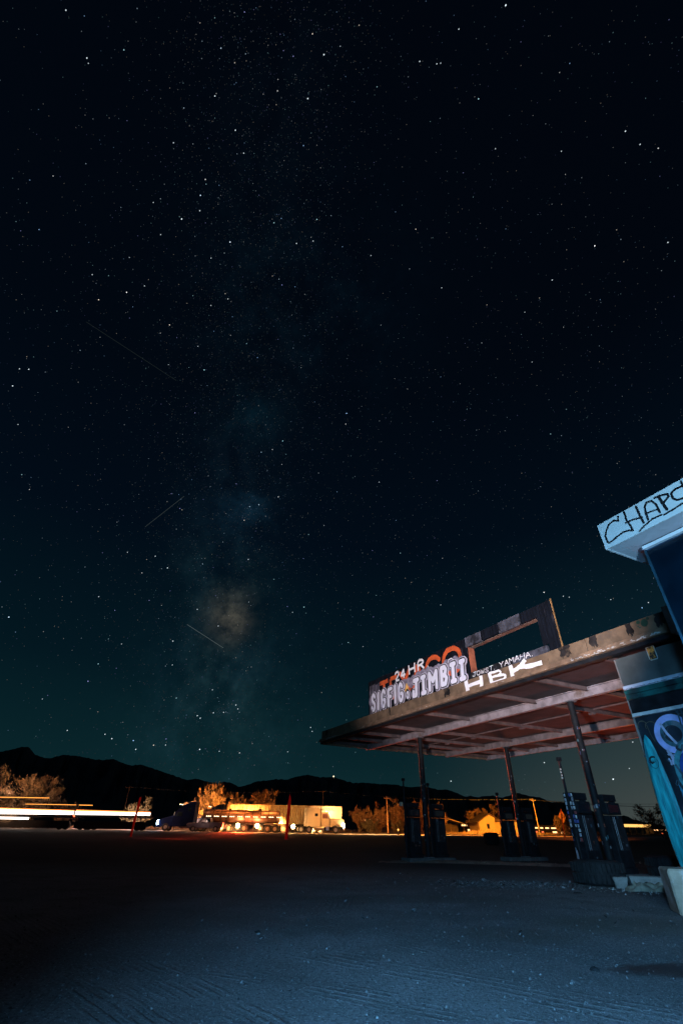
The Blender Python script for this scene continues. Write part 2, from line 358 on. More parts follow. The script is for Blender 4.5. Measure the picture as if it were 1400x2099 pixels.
    t.put(bn.inputs['Height'], H); t.put(b.inputs['Normal'], bn.outputs[0])
    return m
def graded(a, b, n, p): return [a+(b-a)*((i/n)**p) for i in range(n+1)]
ys = [-14+i*.5 for i in range(0, 100)]+graded(36, 9000, 70, 3.2)
xs0 = [i*.5 for i in range(0, 90)]+graded(45, 9000, 40, 3.0)
xs = sorted(set([-v for v in xs0]+xs0))
V = []; F = []
for y in ys:
    for x in xs:
        z = gh(x, y)
        if y > 2500: z = 0.6
        V.append((x, y, z))
nx_ = len(xs)
for j in range(len(ys)-1):
    for i in range(nx_-1): F.append((j*nx_+i, j*nx_+i+1, (j+1)*nx_+i+1, (j+1)*nx_+i))
g = MB(); g.add(V, F); GM = ground_mat(); tag(g.build('ground', GM, smooth=True), kind='structure')
# highway on its low embankment
asph = mat('highway asphalt', (.34, .29, .25), .8, var=.2, vs=.6, bump=.4, bs=30, coord='Object')
rb = MB(); 
rx = [-160+4*i for i in range(81)]
for a, b_ in zip(rx[:-1], rx[1:]):
    rb.quad((a, 79.5, gh(a, 79.5)+.03), (b_, 79.5, gh(b_, 79.5)+.03), (b_, 90, gh(b_, 90)+.03), (a, 90, gh(a, 90)+.03))
tag(rb.build('road', asph), kind='structure')
linem = mat('road line paint', (.7, .62, .45), .7, var=.2)
lb = MB()
for yy, ww in ((80.1, .14), (84.6, .12), (84.9, .12), (89.4, .14)):
    for a, b_ in zip(rx[:-1], rx[1:]):
        lb.quad((a, yy, gh(a, yy)+.036), (b_, yy, gh(b_, yy)+.036), (b_, yy+ww, gh(b_, yy+ww)+.036), (a, yy+ww, gh(a, yy+ww)+.036))
tag(lb.build('road_markings', linem), kind='structure')

# loose stones and grit on the near ground
def stones():
    b = MB(); rr = random.Random(3)
    for i in range(9000):
        y = 3.6+13*rr.random()**1.8; x = rr.uniform(-1, 1)*(.9*y+1)
        if rr.random() < .35: x, y = rr.gauss(4.2, .9), rr.gauss(13.6, .55)
        s = rr.choice((.005, .006, .008, .010, .014))*(1 if rr.random() < .99 else 1.9)
        c = Vector((x, y, gh(x, y)+s*.25))
        P = []
        for d in ((1, 0, 0), (0, 1, 0), (-1, 0, 0), (0, -1, 0), (0, 0, .8), (0, 0, -.5)):
            P.append(c+Vector(d)*s*rr.uniform(.6, 1.3))
        b.add(P, [(0, 1, 4), (1, 2, 4), (2, 3, 4), (3, 0, 4), (1, 0, 5), (2, 1, 5), (3, 2, 5), (0, 3, 5)])
    tag(b.build('loose_stones', mat('pale stone chips', (.30, .29, .30), .9, var=.9, vs=60, c2=(.05, .05, .055), thr=(.40, .55))), 'scattered stone chips and grit across the packed gravel lot', 'gravel', kind='stuff')
    # litter: small bent scraps
    b = MB()
    for i in range(260):
        if i < 170: x, y = rr.gauss(4.3, .95), rr.gauss(13.7, .5)
        else: y = rr.uniform(6, 17); x = rr.uniform(-1, 5)
        s = rr.uniform(.02, .07); a = rr.uniform(0, 6.3); h = gh(x, y)
        u = Vector((math.cos(a), math.sin(a), rr.uniform(0, .5)))*s; v = Vector((-math.sin(a), math.cos(a), rr.uniform(0, .6)))*s*.7
        c = Vector((x, y, h+.008))
        b.add([c, c+u, c+u+v, c+v, c-v*.3+u*.3+Vector((0, 0, -.004))], [(0, 1, 2, 3), (0, 4, 1)])
    tag(b.build('litter_scraps', mat('torn paper and plastic', (.40, .40, .42), .7, var=.8, vs=25, c2=(.03, .03, .03), thr=(.45, .55))), 'broken scraps and litter strewn where the gravel lot darkens', 'litter', kind='stuff')
stones()
# low dirt ridge in front of the pumps, with broken glass on it
b = MB(); rr = random.Random(5)
n = 60; V = []; F = []
for i in range(n+1):
    u = i/n; x = 1.5+9.2*u; y = 21.6+.6*math.sin(u*5)-.5*u
    for k, (dy, dz_) in enumerate(((-.55, -.02), (-.25, .05), (0, .09), (.3, .06), (.7, -.02))):
        V.append((x, y+dy+.1*mn.noise(Vector((x*2, k, 0))), dz_*(min(1, 6*u, 6*(1-u))) + .03*mn.noise(Vector((x*3, k*2, 1))) - .005))
for i in range(n):
    for k in range(4): F.append((i*5+k, (i+1)*5+k, (i+1)*5+k+1, i*5+k+1))
b.add(V, F); tag(b.build('dirt_ridge', mat('loose tan dirt', (.30, .23, .18), .95, var=.3, vs=4, bump=.6, bs=22), smooth=True), kind='structure')
b = MB()
for i in range(420):
    if i < 200: x, y = rr.gauss(13.6, 1.5), rr.gauss(23.2, .5)
    else: x, y = rr.uniform(3, 11), rr.gauss(21.5, .4)
    s = rr.uniform(.012, .035); a = rr.uniform(0, 6.3)
    c = Vector((x, y, gh(x, y)+.05)); u = Vector((math.cos(a), math.sin(a), rr.uniform(-.3, .8)))*s; v = Vector((-math.sin(a), math.cos(a), rr.uniform(.2, 1.)))*s
    b.add([c-u, c+u, c+v], [(0, 1, 2)])
tag(b.build('glass_shards', mat('broken glass', (.55, .42, .30), .12, 0, var=.2, spec=1.)), 'glittering broken glass on the dirt beside the pump islands', 'broken glass', kind='stuff')
# ------------------------------------------------------------------ the abandoned station: local frame x = along the canopy front (towards the camera side), y = into the station
ANG = R(26.4285); P0 = Vector((-.8097, 25.6353, 0)); LX = Vector((math.sin(ANG), -math.cos(ANG), 0)); LY = Vector((math.cos(ANG), math.sin(ANG), 0))
RZ = math.atan2(LX.y, LX.x)
def W(x, y, z=0): return P0+LX*x+LY*y+Vector((0, 0, z))
def sthing(name, x, y, z, label, cat, group=None): return thing(name, W(x, y, z), label, cat, RZ, group)
rr = random.Random(11)

# ---- stroke lettering (flat paint on a board). glyph = polylines in a unit box
GLY = {
 '2': [[(0, .75), (.15, .95), (.5, 1), (.85, .9), (.9, .65), (.6, .4), (0, 0), (.95, 0)]],
 '4': [[(.65, 0), (.65, 1), (0, .32), (1, .32)]],
 'H': [[(.05, 0), (.05, 1)], [(.95, 0), (.95, 1)], [(.05, .5), (.95, .5)]],
 'R': [[(.05, 0), (.05, 1), (.6, 1), (.9, .85), (.9, .65), (.6, .5), (.05, .5)], [(.5, .5), (.95, 0)]],
 'T': [[(0, 1), (1, 1)], [(.5, 1), (.5, 0)]],
 'E': [[(.95, 1), (.05, 1), (.05, 0), (.95, 0)], [(.05, .5), (.75, .5)]],
 'X': [[(0, 0), (1, 1)], [(0, 1), (1, 0)]],
 'A': [[(0, 0), (.5, 1), (1, 0)], [(.2, .38), (.8, .38)]],
 'C': [[(.95, .8), (.7, 1), (.3, 1), (.02, .75), (.02, .25), (.3, 0), (.7, 0), (.95, .2)]],
 'O': [[(.3, 1), (.7, 1), (.98, .75), (.98, .25), (.7, 0), (.3, 0), (.02, .25), (.02, .75), (.3, 1)]],
 'S': [[(.9, .82), (.65, 1), (.3, 1), (.08, .8), (.15, .6), (.8, .42), (.92, .2), (.65, 0), (.3, 0), (.02, .2)]],
 'I': [[(.5, 0), (.5, 1)]],
 'i': [[(.5, 0), (.5, 1)], [(.05, 1), (.95, 1)], [(.05, 0), (.95, 0)]],
 'G': [[(.9, .82), (.65, 1), (.3, 1), (.04, .75), (.04, .25), (.3, 0), (.7, 0), (.95, .2), (.95, .42), (.6, .42)]],
 'F': [[(.1, 0), (.1, 1), (.95, 1)], [(.1, .52), (.75, .52)]],
 'J': [[(.15, 1), (.98, 1)], [(.62, 1), (.62, .04), (.02, .04), (.02, .3)]],
 'M': [[(.02, 0), (.02, 1), (.5, .45), (.98, 1), (.98, 0)]],
 'B': [[(.08, 0), (.08, 1), (.65, 1), (.88, .82), (.65, .53), (.08, .53)], [(.65, .53), (.95, .3), (.7, 0), (.08, 0)]],
 'K': [[(.05, 0), (.05, 1)], [(.95, 1), (.08, .45), (1, 0)]],
 'Y': [[(0, 1), (.5, .5), (1, 1)], [(.5, .5), (.5, 0)]],
 'W': [[(0, 1), (.22, 0), (.5, .7), (.78, 0), (1, 1)]],
 'N': [[(.05, 0), (.05, 1), (.95, 0), (.95, 1)]],
 'D': [[(.05, 0), (.05, 1), (.6, 1), (.95, .7), (.95, .3), (.6, 0), (.05, 0)]],
 'L': [[(.05, 1), (.05, 0), (.9, 0)]],
 'U': [[(.05, 1), (.05, .2), (.3, 0), (.7, 0), (.95, .2), (.95, 1)]],
 '.': [[(.3, 0), (.45, .04)]], ' ': [],
}
CURV = {'2': 1, 'C': 2, 'O': 2, 'S': 2, 'G': 2, 'R': 1, 'B': 1, 'U': 2, 'J': 0}
class Paint:
    """strokes of paint on a vertical plane y = y0 of the station frame, facing -y; each stroke lies a hair proud of the last"""
    def __init__(s, y0, off): s.b = MB(off); s.y = y0; s.k = 0
    def step(s): s.k += 1; return s.y-.00004*s.k
    def poly(s, pts):
        y = s.step(); s.b.add([(p[0], y, p[1]) for p in pts], [tuple(range(len(pts)))])
    def disc(s, x, z, r, n=14, rz=None):
        rz = rz or r; s.poly([(x+r*math.cos(6.2832*i/n), z+rz*math.sin(6.2832*i/n)) for i in range(n)])
    def stroke(s, pts, w_, cap=True, rag=0):
        for a, c in zip(pts[:-1], pts[1:]):
            d = Vector((c[0]-a[0], c[1]-a[1])); L_ = d.length
            if L_ < 1e-5: continue
            d /= L_; n = Vector((-d.y, d.x))*w_/2
            if rag:
                e = [(a[0]+n.x-d.x*w_*.3*rr.random(), a[1]+n.y-d.y*w_*.3*rr.random()), (a[0]-n.x-d.x*w_*.4*rr.random(), a[1]-n.y)]
                K = 4
                up = [(a[0]+(c[0]-a[0])*k/K-n.x*(1+rag*rr.uniform(-1, 1)), a[1]+(c[1]-a[1])*k/K-n.y*(1+rag*rr.uniform(-1, 1))) for k in range(K+1)]
                dn = [(a[0]+(c[0]-a[0])*k/K+n.x*(1+rag*rr.uniform(-1, 1)), a[1]+(c[1]-a[1])*k/K+n.y*(1+rag*rr.uniform(-1, 1))) for k in range(K, -1, -1)]
                s.poly(up+dn)
            else: s.poly([(a[0]-n.x, a[1]-n.y), (c[0]-n.x, c[1]-n.y), (c[0]+n.x, c[1]+n.y), (a[0]+n.x, a[1]+n.y)])
        if cap:
            for p in pts: s.disc(p[0], p[1], w_/2, 10)
    @staticmethod
    def smooth(pl, it=2):
        for _ in range(it):
            q = [pl[0]]
            for a, b in zip(pl[:-1], pl[1:]): q += [(a[0]*.75+b[0]*.25, a[1]*.75+b[1]*.25), (a[0]*.25+b[0]*.75, a[1]*.25+b[1]*.75)]
            pl = q+[pl[-1]]
        return pl
    def text(s, txt, x0, z0, w_, h, th, gap=.25, shear=0, wob=0, cap=True, rise=0, rag=0):
        x = x0
        for ch in txt:
            ww = w_*(.35 if ch in '. I' else 1)
            jz = rr.uniform(-wob, wob); js = rr.uniform(-wob, wob)*1.5
            for pl in GLY[ch]:
                q = []
                for u, v in pl:
                    if ch == 'I': u = .5
                    zz = z0+jz+v*h; q.append((x+u*ww+shear*v*h+js*v, zz+rise*(x-x0)))
                s.stroke(Paint.smooth(q, CURV.get(ch, 0)) if len(q) > 4 else q, th, cap, rag)
            x += ww+gap*w_
        return x
    def build(s, name, m, par): return s.b.build(name, m, par)

# ---- canopy
XW = 18.12; DY = 10.42; X0 = .55
can = sthing('station_canopy', 0, 0, 0, 'long flat station canopy with tan fascia and exposed soffit beams on round posts', 'canopy')
x = X0; i = 0
fpos = []
while x < XW-.2:
    w_ = min([1.22, 1.16, 1.3, 1.1][i % 4], XW-x); fpos.append((x, w_)); x += w_; i += 1
for i, (x, w_) in enumerate(fpos):
    b = MB(); dy = rr.uniform(-.012, .012); b.box2((x+.008, -.25+dy, 4.672), (x+w_-.008, -.19+dy, 5.00+rr.uniform(-.006, .006)))
    b.build('fascia_panel', tan, can, bevel=.004)
for j in range(8):   # left and rear fascia panels
    b = MB(); b.box2((X0-.06, -.18+j*1.325, 4.672), (X0, -.18+(j+1)*1.325-.016, 5.0)); b.build('fascia_panel', tan, can)
b = MB(); b.box2((X0-.06, DY+.01, 4.42), (XW, DY+.07, 5.0)); b.build('rear_fascia', tan2, can)
b = MB(); b.box2((X0-.10, -.31, 4.605), (XW, -.16, 4.666)); b.build('moulding', tan2, can, bevel=.008)
b = MB(); b.box2((X0-.13, -.345, 4.53), (XW, -.13, 4.600)); b.build('moulding', tan2, can, bevel=.008)
b = MB(); b.box2((X0-.08, -.27, 4.43), (XW, -.10, 4.522)); b.build('moulding', black, can, bevel=.006)
b = MB(); b.box2((X0-.13, -.095, 4.43), (X0-.02, DY+.07, 4.72)); b.build('moulding', tan2, can, bevel=.006)
b = MB(); b.box2((X0+.01, -.17, 4.93), (XW, DY, 4.975)); b.build('roof_deck', mat('roof felt', (.06, .055, .05), .9), can)
# soffit boards, bay by bay
JX = [.66, 2.15, 3.78, 5.68, 8.62, 11.95, 13.95, 16.2, 18.3]; BY = [-.09, 2.38, 7.38, DY]
for i in range(len(JX)-1):
    for j in range(3):
        b = MB(); b.box2((JX[i]+.03, BY[j]+.05, 4.63+rr.uniform(0, .012)), (JX[i+1]-.03, BY[j+1]-.03, 4.66)); b.build('soffit_panel', deckm, can)
def ibeam(x0, x1, y, z0, z1, w_, m, name='beam'):
    b = MB(); b.box2((x0, y-w_/2, z0), (x1, y+w_/2, z0+.025)); b.box2((x0, y-.012, z0+.027), (x1, y+.012, z1)); b.box2((x0, y-w_/2, z1+.002), (x1, y+w_/2, z1+.022)); return b.build(name, m, can)
ibeam(X0, XW, 2.38, 4.36, 4.60, .17, beamw); ibeam(X0, XW, 7.38, 4.36, 4.60, .17, mat('dimmed beam paint', (.22, .17, .165), .75, var=.3, vs=3, c2=(.10, .07, .065), thr=(.55, .7)))  # second beam's colour darkened to show weaker light there
ibeam(X0, XW, DY-.08, 4.40, 4.60, .12, beamw)
for i, jx in enumerate(JX[:-1]):
    for j in range(3):
        b = MB(); y0, y1 = BY[j]+.1, BY[j+1]-.1
        b.box2((jx-.045, y0, 4.50), (jx+.045, y1, 4.515)); b.box2((jx-.008, y0, 4.517), (jx+.008, y1, 4.625))
        b.build('joist', joistm, can)
for i in range(len(JX)-2):   # light purlins and hangers in the middle bay
    b = MB(); b.box2((JX[i]+.06, 4.95, 4.57), (JX[i+1]-.06, 4.99, 4.62)); b.build('purlin', joistm, can)
    b = MB()
    for k in range(5): b.box2((JX[i+1]-.10+k*.045, 4.90, 4.44), (JX[i+1]-.085+k*.045, 5.04, 4.495))
    b.build('bracket', joistm, can)
for (px, py) in ((5.14, 2.38), (13.18, 2.38), (5.14, 7.38), (13.18, 7.38)):
    b = MB(); b.cyl((px, py, 0.16), (px, py, 4.36), .105, n=20); post = b.build('post', mat('sticker-scarred post', (.006, .007, .009), .7, 0, spec=.25, var=.5, vs=7), can, smooth=False)
    b = MB(); b.box2((px-.16, py-.16, .14), (px+.16, py+.16, .165)); b.build('base_plate', steel, post); b = MB(); b.box2((px-.13, py-.13, 4.335), (px+.13, py+.13, 4.358)); b.build('top_plate', steel, post)
    b = MB(); b.cyl((px-.09, py+.10, .2), (px-.09, py+.10, 4.3), .018, n=8); b.build('conduit', steel, post)
    rs = random.Random(int(px*10+py))
    for k in range(20):      # pasted stickers wrap the post
        z = rs.choice([rs.uniform(1.4, 3.0), rs.uniform(2.2, 3.1), rs.uniform(.6, 3.6)]); a = rs.uniform(-2.6, -.2); h = rs.uniform(.03, .09); da = rs.uniform(.2, .5)
        V_ = [(px+.108*math.cos(t), py+.108*math.sin(t), zz) for zz in (z, z+h) for t in (a, a+da/2, a+da)]
        b = MB(); b.add(V_, [(0, 1, 4, 3), (1, 2, 5, 4)])
        cc = rs.choice([(.22, .22, .24), (.12, .12, .15), (.42, .42, .42), (.06, .07, .15), (.2, .05, .03), (.05, .12, .14)])
        b.build('sticker', mat('sticker %s' % str(cc), cc, .6, var=.6, vs=25), post)
# painted patches, tags and drips on the fascia
def fpatch(x0, x1, z0=4.685, z1=5.0, m=None, y=-.268):
    n = 9; j = .035; P = [(x0+(x1-x0)*k/n, z0+rr.uniform(0, .09)) for k in range(n+1)]+[(x1+rr.uniform(-j, j), z0+(z1-z0)*k/6) for k in range(1, 6)]+[(x1-(x1-x0)*k/n, z1-rr.uniform(0, .012)) for k in range(n+1)]+[(x0+rr.uniform(-j, j), z1-(z1-z0)*k/6) for k in range(1, 6)]
    b = MB(); b.add([(p[0], y, p[1]) for p in P], [tuple(range(len(P)))]); return b.build('paint_patch', m or mat('smeared dark patch paint', (.018, .016, .016), .85, var=.5, vs=5, spec=.15, c2=(.085, .06, .042), thr=(.50, .64)), can)
for a in ((15.30, 15.64), (16.22, 16.44), (17.23, 17.36), (10.42, 10.72), (1.05, 1.2), (17.9, 18.1), (6.9, 7.0)): fpatch(*a)
p = Paint(-.268, (0, 0, 0))
for (cx_, cz_, r_) in ((17.66, 4.885, .085), (17.53, 4.945, .042), (17.76, 4.955, .034), (17.50, 4.86, .018), (17.53, 4.82, .02), (17.47, 4.90, .012)): p.disc(cx_, cz_, r_, 18)
p.build('painted_dots', mat('dark green paint', (.012, .05, .035), .5), can)
p = Paint(-.270, (0, 0, 0))
HB = [([(11.58, 4.99), (11.62, 4.63)], .17), ([(11.64, 4.81), (12.24, 4.82)], .10), ([(12.30, 4.99), (12.26, 4.66)], .15),
      ([(12.68, 4.99), (12.72, 4.65)], .13), ([(12.66, 4.97), (13.10, 4.95), (13.16, 4.88), (13.06, 4.83), (12.76, 4.83)], .065), ([(12.90, 4.83), (13.26, 4.80), (13.32, 4.73), (13.22, 4.67), (12.70, 4.67)], .07),
      ([(13.56, 4.99), (13.58, 4.65)], .15), ([(13.62, 4.80), (13.95, 4.88), (14.14, 5.0)], .12), ([(13.84, 4.87), (14.15, 4.80), (14.68, 4.78)], .12)]
for a_, c_ in ((0, 3), (3, 6), (6, 9)):
    for q, t_ in HB[a_:c_]: p.stroke(q, t_, False, .2)
    p.build('painted_letter', white, can); p = Paint(-.270, (0, 0, 0))
p = Paint(-.347, (0, 0, 0))
for k in range(120):   # flakes and smears of white paint along the moulding
    xx = rr.choice([rr.uniform(15.6, 17.9), rr.uniform(15.6, 17.9), rr.uniform(.3, 18), rr.uniform(1.2, 2.4)]); zz = rr.uniform(4.54, 4.59); s_ = rr.uniform(.02, .11)
    p.poly([(xx, zz), (xx+s_, zz+rr.uniform(-.012, .012)), (xx+s_*rr.uniform(.6, 1.2), zz+rr.uniform(.006, .02)), (xx+.3*s_, zz+rr.uniform(.008, .02))])
tag(p.build('paint_flakes', mat('chalky paint flakes', (.5, .48, .46), .8, var=.3), can), kind='stuff')

# ---- billboard sign standing on the canopy edge
sg = sthing('rooftop_sign', 5.2, -.2, 5.0, 'black boarded rooftop sign covered in graffiti letters with an empty window frame', 'sign')
O = (5.2, -.2, 5.0)
x = 5.2
while x < 11.70:
    w_ = min(rr.uniform(.30, .42), 11.72-x)
    if 11.72-(x+w_) < .12: w_ = 11.72-x
    b = MB(O); b.box2((x+.003, -.2+rr.uniform(-.004, .004), 5.004), (x+w_-.003, -.14, 6.34+rr.uniform(-.012, .03))); b.build('board', blackst, sg); x += w_
def board(a, c, m=blackst, name='frame_board'):
    b = MB(O); b.box2(a, c); return b.build(name, m, sg, bevel=.004)
frm = mat('grey scuffed frame paint', (.075, .078, .10), .9, spec=.1, var=.5, vs=3, c2=(.02, .02, .025), thr=(.48, .60))
board((11.725, -.20, 6.05), (12.5, -.11, 6.37), frm); board((12.505, -.205, 6.06), (13.3, -.11, 6.365), blackst); board((13.305, -.20, 6.03), (14.2, -.11, 6.37), frm); board((14.205, -.202, 6.04), (14.8, -.11, 6.355), blackst)
board((11.725, -.20, 5.004), (13.6, -.11, 5.21), black); board((13.605, -.203, 5.004), (14.9, -.11, 5.20), frm)
for k in range(3): board((14.80+k*.19, -.20-.003*k, 5.215 if k == 0 else 5.004), (14.80+k*.19+.185, -.165, 6.35+.008*k), blackst)
b = MB(O); b.box2((11.726, -.115, 5.21), (11.80, .08, 6.045)); b.build('window_jamb', mat('rust red jamb', (.35, .10, .05), .8, var=.4), sg)
b = MB(O); b.box2((11.80, -.108, 6.03), (14.8, .06, 6.048)); b.build('window_head', mat('brown head board', (.14, .09, .07), .8, var=.4), sg)
b = MB(O); b.box2((15.375, -.205, 5.004), (15.393, -.165, 6.38)); b.build('edge_trim', mat('orange lit edge trim', (.30, .16, .06), .6), sg)  # orange light along the edge put into the trim colour
for k in range(3):
    b = MB(O); xx = 5.6+k*1.9; b.cyl((xx, -.10, 6.0), (xx, 1.0, 5.0), .025, n=6); b.build('brace', steel, sg)
# paint layers, back to front
p = Paint(-.2065, O)
for k in range(7): p.poly([(5.3+.12*k, 5.02), (5.42+.12*k, 5.02), (5.40+.12*k, 6.2-.03*k*rr.random()), (5.33+.12*k, 6.15)])
p.build('old_streaks', mat('washed lilac streaks', (.13, .12, .16), .8, var=.7, vs=6, streak=True), sg)
p = Paint(-.2085, O)
xx = 6.20
for ch, ww in (('T', .62), ('E', .55), ('X', .70), ('A', .72), ('C', .85), ('O', .95)):
    for pl in GLY[ch]: p.stroke([(xx+u*ww, 5.36+v*(.72 if ch in 'TE' else .80)+(xx-6.2)*.012) for u, v in (Paint.smooth(pl, 2) if ch in 'CO' else pl)], .17, ch in 'CO', .05 if ch not in 'CO' else 0)
    xx += ww+.17
p.build('orange_letters', orange_p, sg)
p = Paint(-.2130, O)
for k in range(40):
    t_ = k/39; p.disc(5.5+6.1*t_, 5.42+.22*min(1, t_*2)*(.3+.7*rr.random())+(.12 if t_ > .45 else .1), rr.uniform(.14, .24), 12)
p.build('overspray', mat('overspray haze', (.17, .15, .21), .8, var=.6, vs=9, c2=(.30, .28, .36), thr=(.45, .6)), sg)
def bubble(txt, x0, x1, z0, z1, th, slab=False):
    n = len(txt); ww = [(.55 if c == 'I' else (1.25 if c == 'M' else (.8 if c == 'i' else 1))) for c in txt]
    tot = sum(ww)+.10*(n-1); u_ = (x1-x0)/tot; out = []
    xx = x0
    for c, q in zip(txt, ww):
        wl = q*u_; inset = th*.62
        jz = rr.uniform(-.03, .03); sh = rr.uniform(.02, .10)
        for pl in GLY[c]:
            out.append([(xx+inset+u*(wl-2*inset)+sh*v*.6 if c != 'I' else xx+wl/2+sh*(v-.3), z0+inset*.8+jz+v*(z1-z0-1.6*inset)) for u, v in (Paint.smooth(pl, 2) if c in 'SG' else pl)])
        xx += wl+.10*u_
    return out
S1 = bubble('SIGFIG', 5.48, 8.02, 5.04, 5.80, .155); S2 = bubble('JiMBii', 8.52, 11.66, 5.03, 5.74, .17)
p = Paint(-.2190, O)
for q in S1: p.stroke(q, .29)
for q in S2: p.stroke(q, .31)
p.disc(8.26, 5.22, .19); p.build('white_glow_outline', mat('white glow outline', (.50, .47, .58), .8, var=.2), sg)
p = Paint(-.2400, O)
for q in S1: p.stroke(q, .21)
for q in S2: p.stroke(q, .235)
p.disc(8.26, 5.22, .155, 16, .19); p.build('black_letter_outline', inkm, sg)
p = Paint(-.2610, O); p.disc(8.26, 5.22, .115, 16, .15); p.build('bubble_letter', lilac, sg)
for S_, tw in ((S1, .14), (S2, .16)):
    k = 0
    for c in ('SIGFIG' if S_ is S1 else 'JiMBii'):
        p = Paint(-.2610, O)
        for q in S_[k:k+len(GLY[c])]: p.stroke(q, tw)
        k += len(GLY[c]); p.build('bubble_letter', lilac, sg)
p = Paint(-.2680, O)
for a, c in (((8.22, 5.30), (8.24, 5.13)), ((8.17, 5.24), (8.32, 5.20)), ((8.30, 5.30), (8.28, 5.16)), ((5.55, 5.13), (5.64, 5.17)), ((5.66, 5.11), (5.72, 5.18)), ((6.62, 5.05), (6.62, 5.22)), ((6.68, 5.05), (6.69, 5.2))): p.stroke([a, c], .016)
p.build('small_ink_tags', inkm, sg)
p = Paint(-.2390, O); p.stroke([(8.1, 5.42), (8.2, 5.62), (8.28, 5.45)], .09); p.disc(8.18, 5.52, .08); p.build('yellow_splash', yellow_p, sg)
p = Paint(-.2600, O)
p.text('24', 7.44, 5.90, .32, .33, .080, gap=.34, shear=.05, cap=False); p.text('HR.', 8.44, 5.93, .42, .35, .085, gap=.40, cap=False)
p.stroke([(11.0-.2, 5.78), (10.86, 5.86), (11.0, 5.88), (11.1, 5.80)], .03)
p.build('white_letters', white, sg)
p = Paint(-.2120, O)
xe = p.text('JOWST', 11.88, 5.05, .15, .12, .018, gap=.28, wob=.012, shear=.1); p.build('thin_handwriting', white, sg); p = Paint(-.2120, O); p.text('.', xe, 5.05, .15, .12, .018); p.build('thin_handwriting', white, sg); p = Paint(-.2120, O); xe = p.text('YAMAHA', 13.08, 5.05, .17, .15, .018, gap=.24, wob=.014, shear=.1); p.build('thin_handwriting', white, sg); p = Paint(-.2120, O); p.text('.', xe, 5.05, .15, .12, .018)
p.build('thin_handwriting', white, sg)

# ---- main building with the mural wall
bd = sthing('station_building', 16.5, .1, 0, 'abandoned station building with a painted mural wall under the canopy end', 'building')
OB = (16.5, .1, 0)
grime = mat('grey green wall panel', (.075, .088, .088), .6, var=.25, vs=1.8, c2=(.06, .075, .07), thr=(.5, .75), bump=.1)
mural = mat('dark mural ground', (.010, .016, .026), .55, var=.6, vs=2, c2=(.02, .06, .08), thr=(.52, .72))
def bpart(name, a, c, m, bev=0):
    b = MB(OB); b.box2(a, c); return b.build(name, m, bd, bevel=bev)
bpart('wall', (16.5, .1, 0), (22.5, .35, 3.14), mural)
bpart('side_wall', (16.5, .352, 0), (16.72, 8.6, 4.34), mat('soot dark side wall', (.03, .03, .032), .8))
bpart('upper_panel', (16.5, .06, 3.80), (18.1, .34, 4.425), grime, .006)
bpart('upper_panel', (18.11, .10, 3.80), (22.5, .34, 4.425), mural, .006)
bpart('white_stripe', (16.5, .02, 3.715), (22.5, .34, 3.795), mat('pale stripe', (.50, .52, .62), .6, var=.15, vs=5, c2=(.1, .12, .13), thr=(.6, .75)), .004)
teal = mat('dark teal trim', (.010, .090, .085), .5, var=.4, vs=4, c2=(.01, .03, .035), thr=(.5, .65))
bpart('teal_trim', (16.49, .035, 3.61), (22.5, .34, 3.71), teal, .006); bpart('teal_trim', (16.49, .05, 3.50), (22.5, .34, 3.605), teal, .006)
bpart('black_band', (16.5, .075, 3.22), (22.5, .34, 3.495), black)
bpart('white_rail', (16.49, .04, 3.145), (22.5, .34, 3.212), mat('grubby white rail', (.50, .49, .50), .7, var=.25, vs=6), .004)
bpart('corner_trim', (16.462, .08, 0), (16.488, .14, 4.42), mat('thin metal corner', (.25, .23, .22), .5, .3))
bpart('fascia_end', (18.15, -.35, 4.47), (19.6, -.12, 5.06), mat('dirty white cladding', (.40, .38, .40), .7, var=.3, vs=4, c2=(.15, .14, .15), thr=(.5, .7)), .01)
bpart('roof_slab', (16.75, .4, 4.345), (22.5, 8.6, 4.42), black)
p = Paint(.0525, OB); p.poly([(17.30, 4.22), (17.33, 4.18), (17.48, 4.18), (17.50, 4.21), (17.50, 4.46), (17.47, 4.49), (17.32, 4.49), (17.30, 4.46)]); p.build('poster', mat('white sticker border', (.62, .60, .56), .6), bd)
p = Paint(.0505, OB); p.poly([(17.32, 4.20), (17.48, 4.20), (17.48, 4.47), (17.32, 4.47)]); p.build('poster_print', mat('orange poster print', (.75, .30, .06), .6, var=.4, vs=14, c2=(.03, .02, .02), thr=(.47, .53)), bd)
p = Paint(.0175, OB)
for k in range(26): xx = rr.uniform(16.5, 18); s_ = rr.uniform(.02, .12); p.poly([(xx, 3.73), (xx+s_, 3.735), (xx+s_*.7, 3.72+rr.uniform(0, .02)), (xx+.01, 3.722)])
p.build('paint_chips', black, bd)
# mural figures
def ring(p_, cx_, cz_, rx, rz_, w_, a0=0, a1=360, n=28, rag=0):
    P_ = [(cx_+rx*math.cos(R(a0+(a1-a0)*k/n)), cz_+rz_*math.sin(R(a0+(a1-a0)*k/n))) for k in range(n+1)]
    p_.stroke(P_, w_, True)
spray_l = mat('lavender spray paint', (.42, .44, .80), .6, var=.15, vs=5)
spray_t = mat('turquoise spray paint', (.02, .30, .38), .6, var=.5, vs=4, c2=(.01, .10, .20), thr=(.45, .62))
spray_b = mat('deep blue spray paint', (.01, .05, .22), .6, var=.4, vs=4)
p = Paint(.094, OB); 
for (a, b_) in (((16.62, 3.04), .1), ((16.8, 3.0), .12), ((17.5, 3.05), .15)): ring(p, a[0], a[1]-.08, b_, .09, .012, 20, 200)
p.stroke([(16.72, 2.95), (16.74, 2.75), (16.78, 2.62)], .012); p.build('faint_scrawl', mat('faint ochre scrawl', (.12, .09, .06), .7), bd)['kind'] = 'stuff'
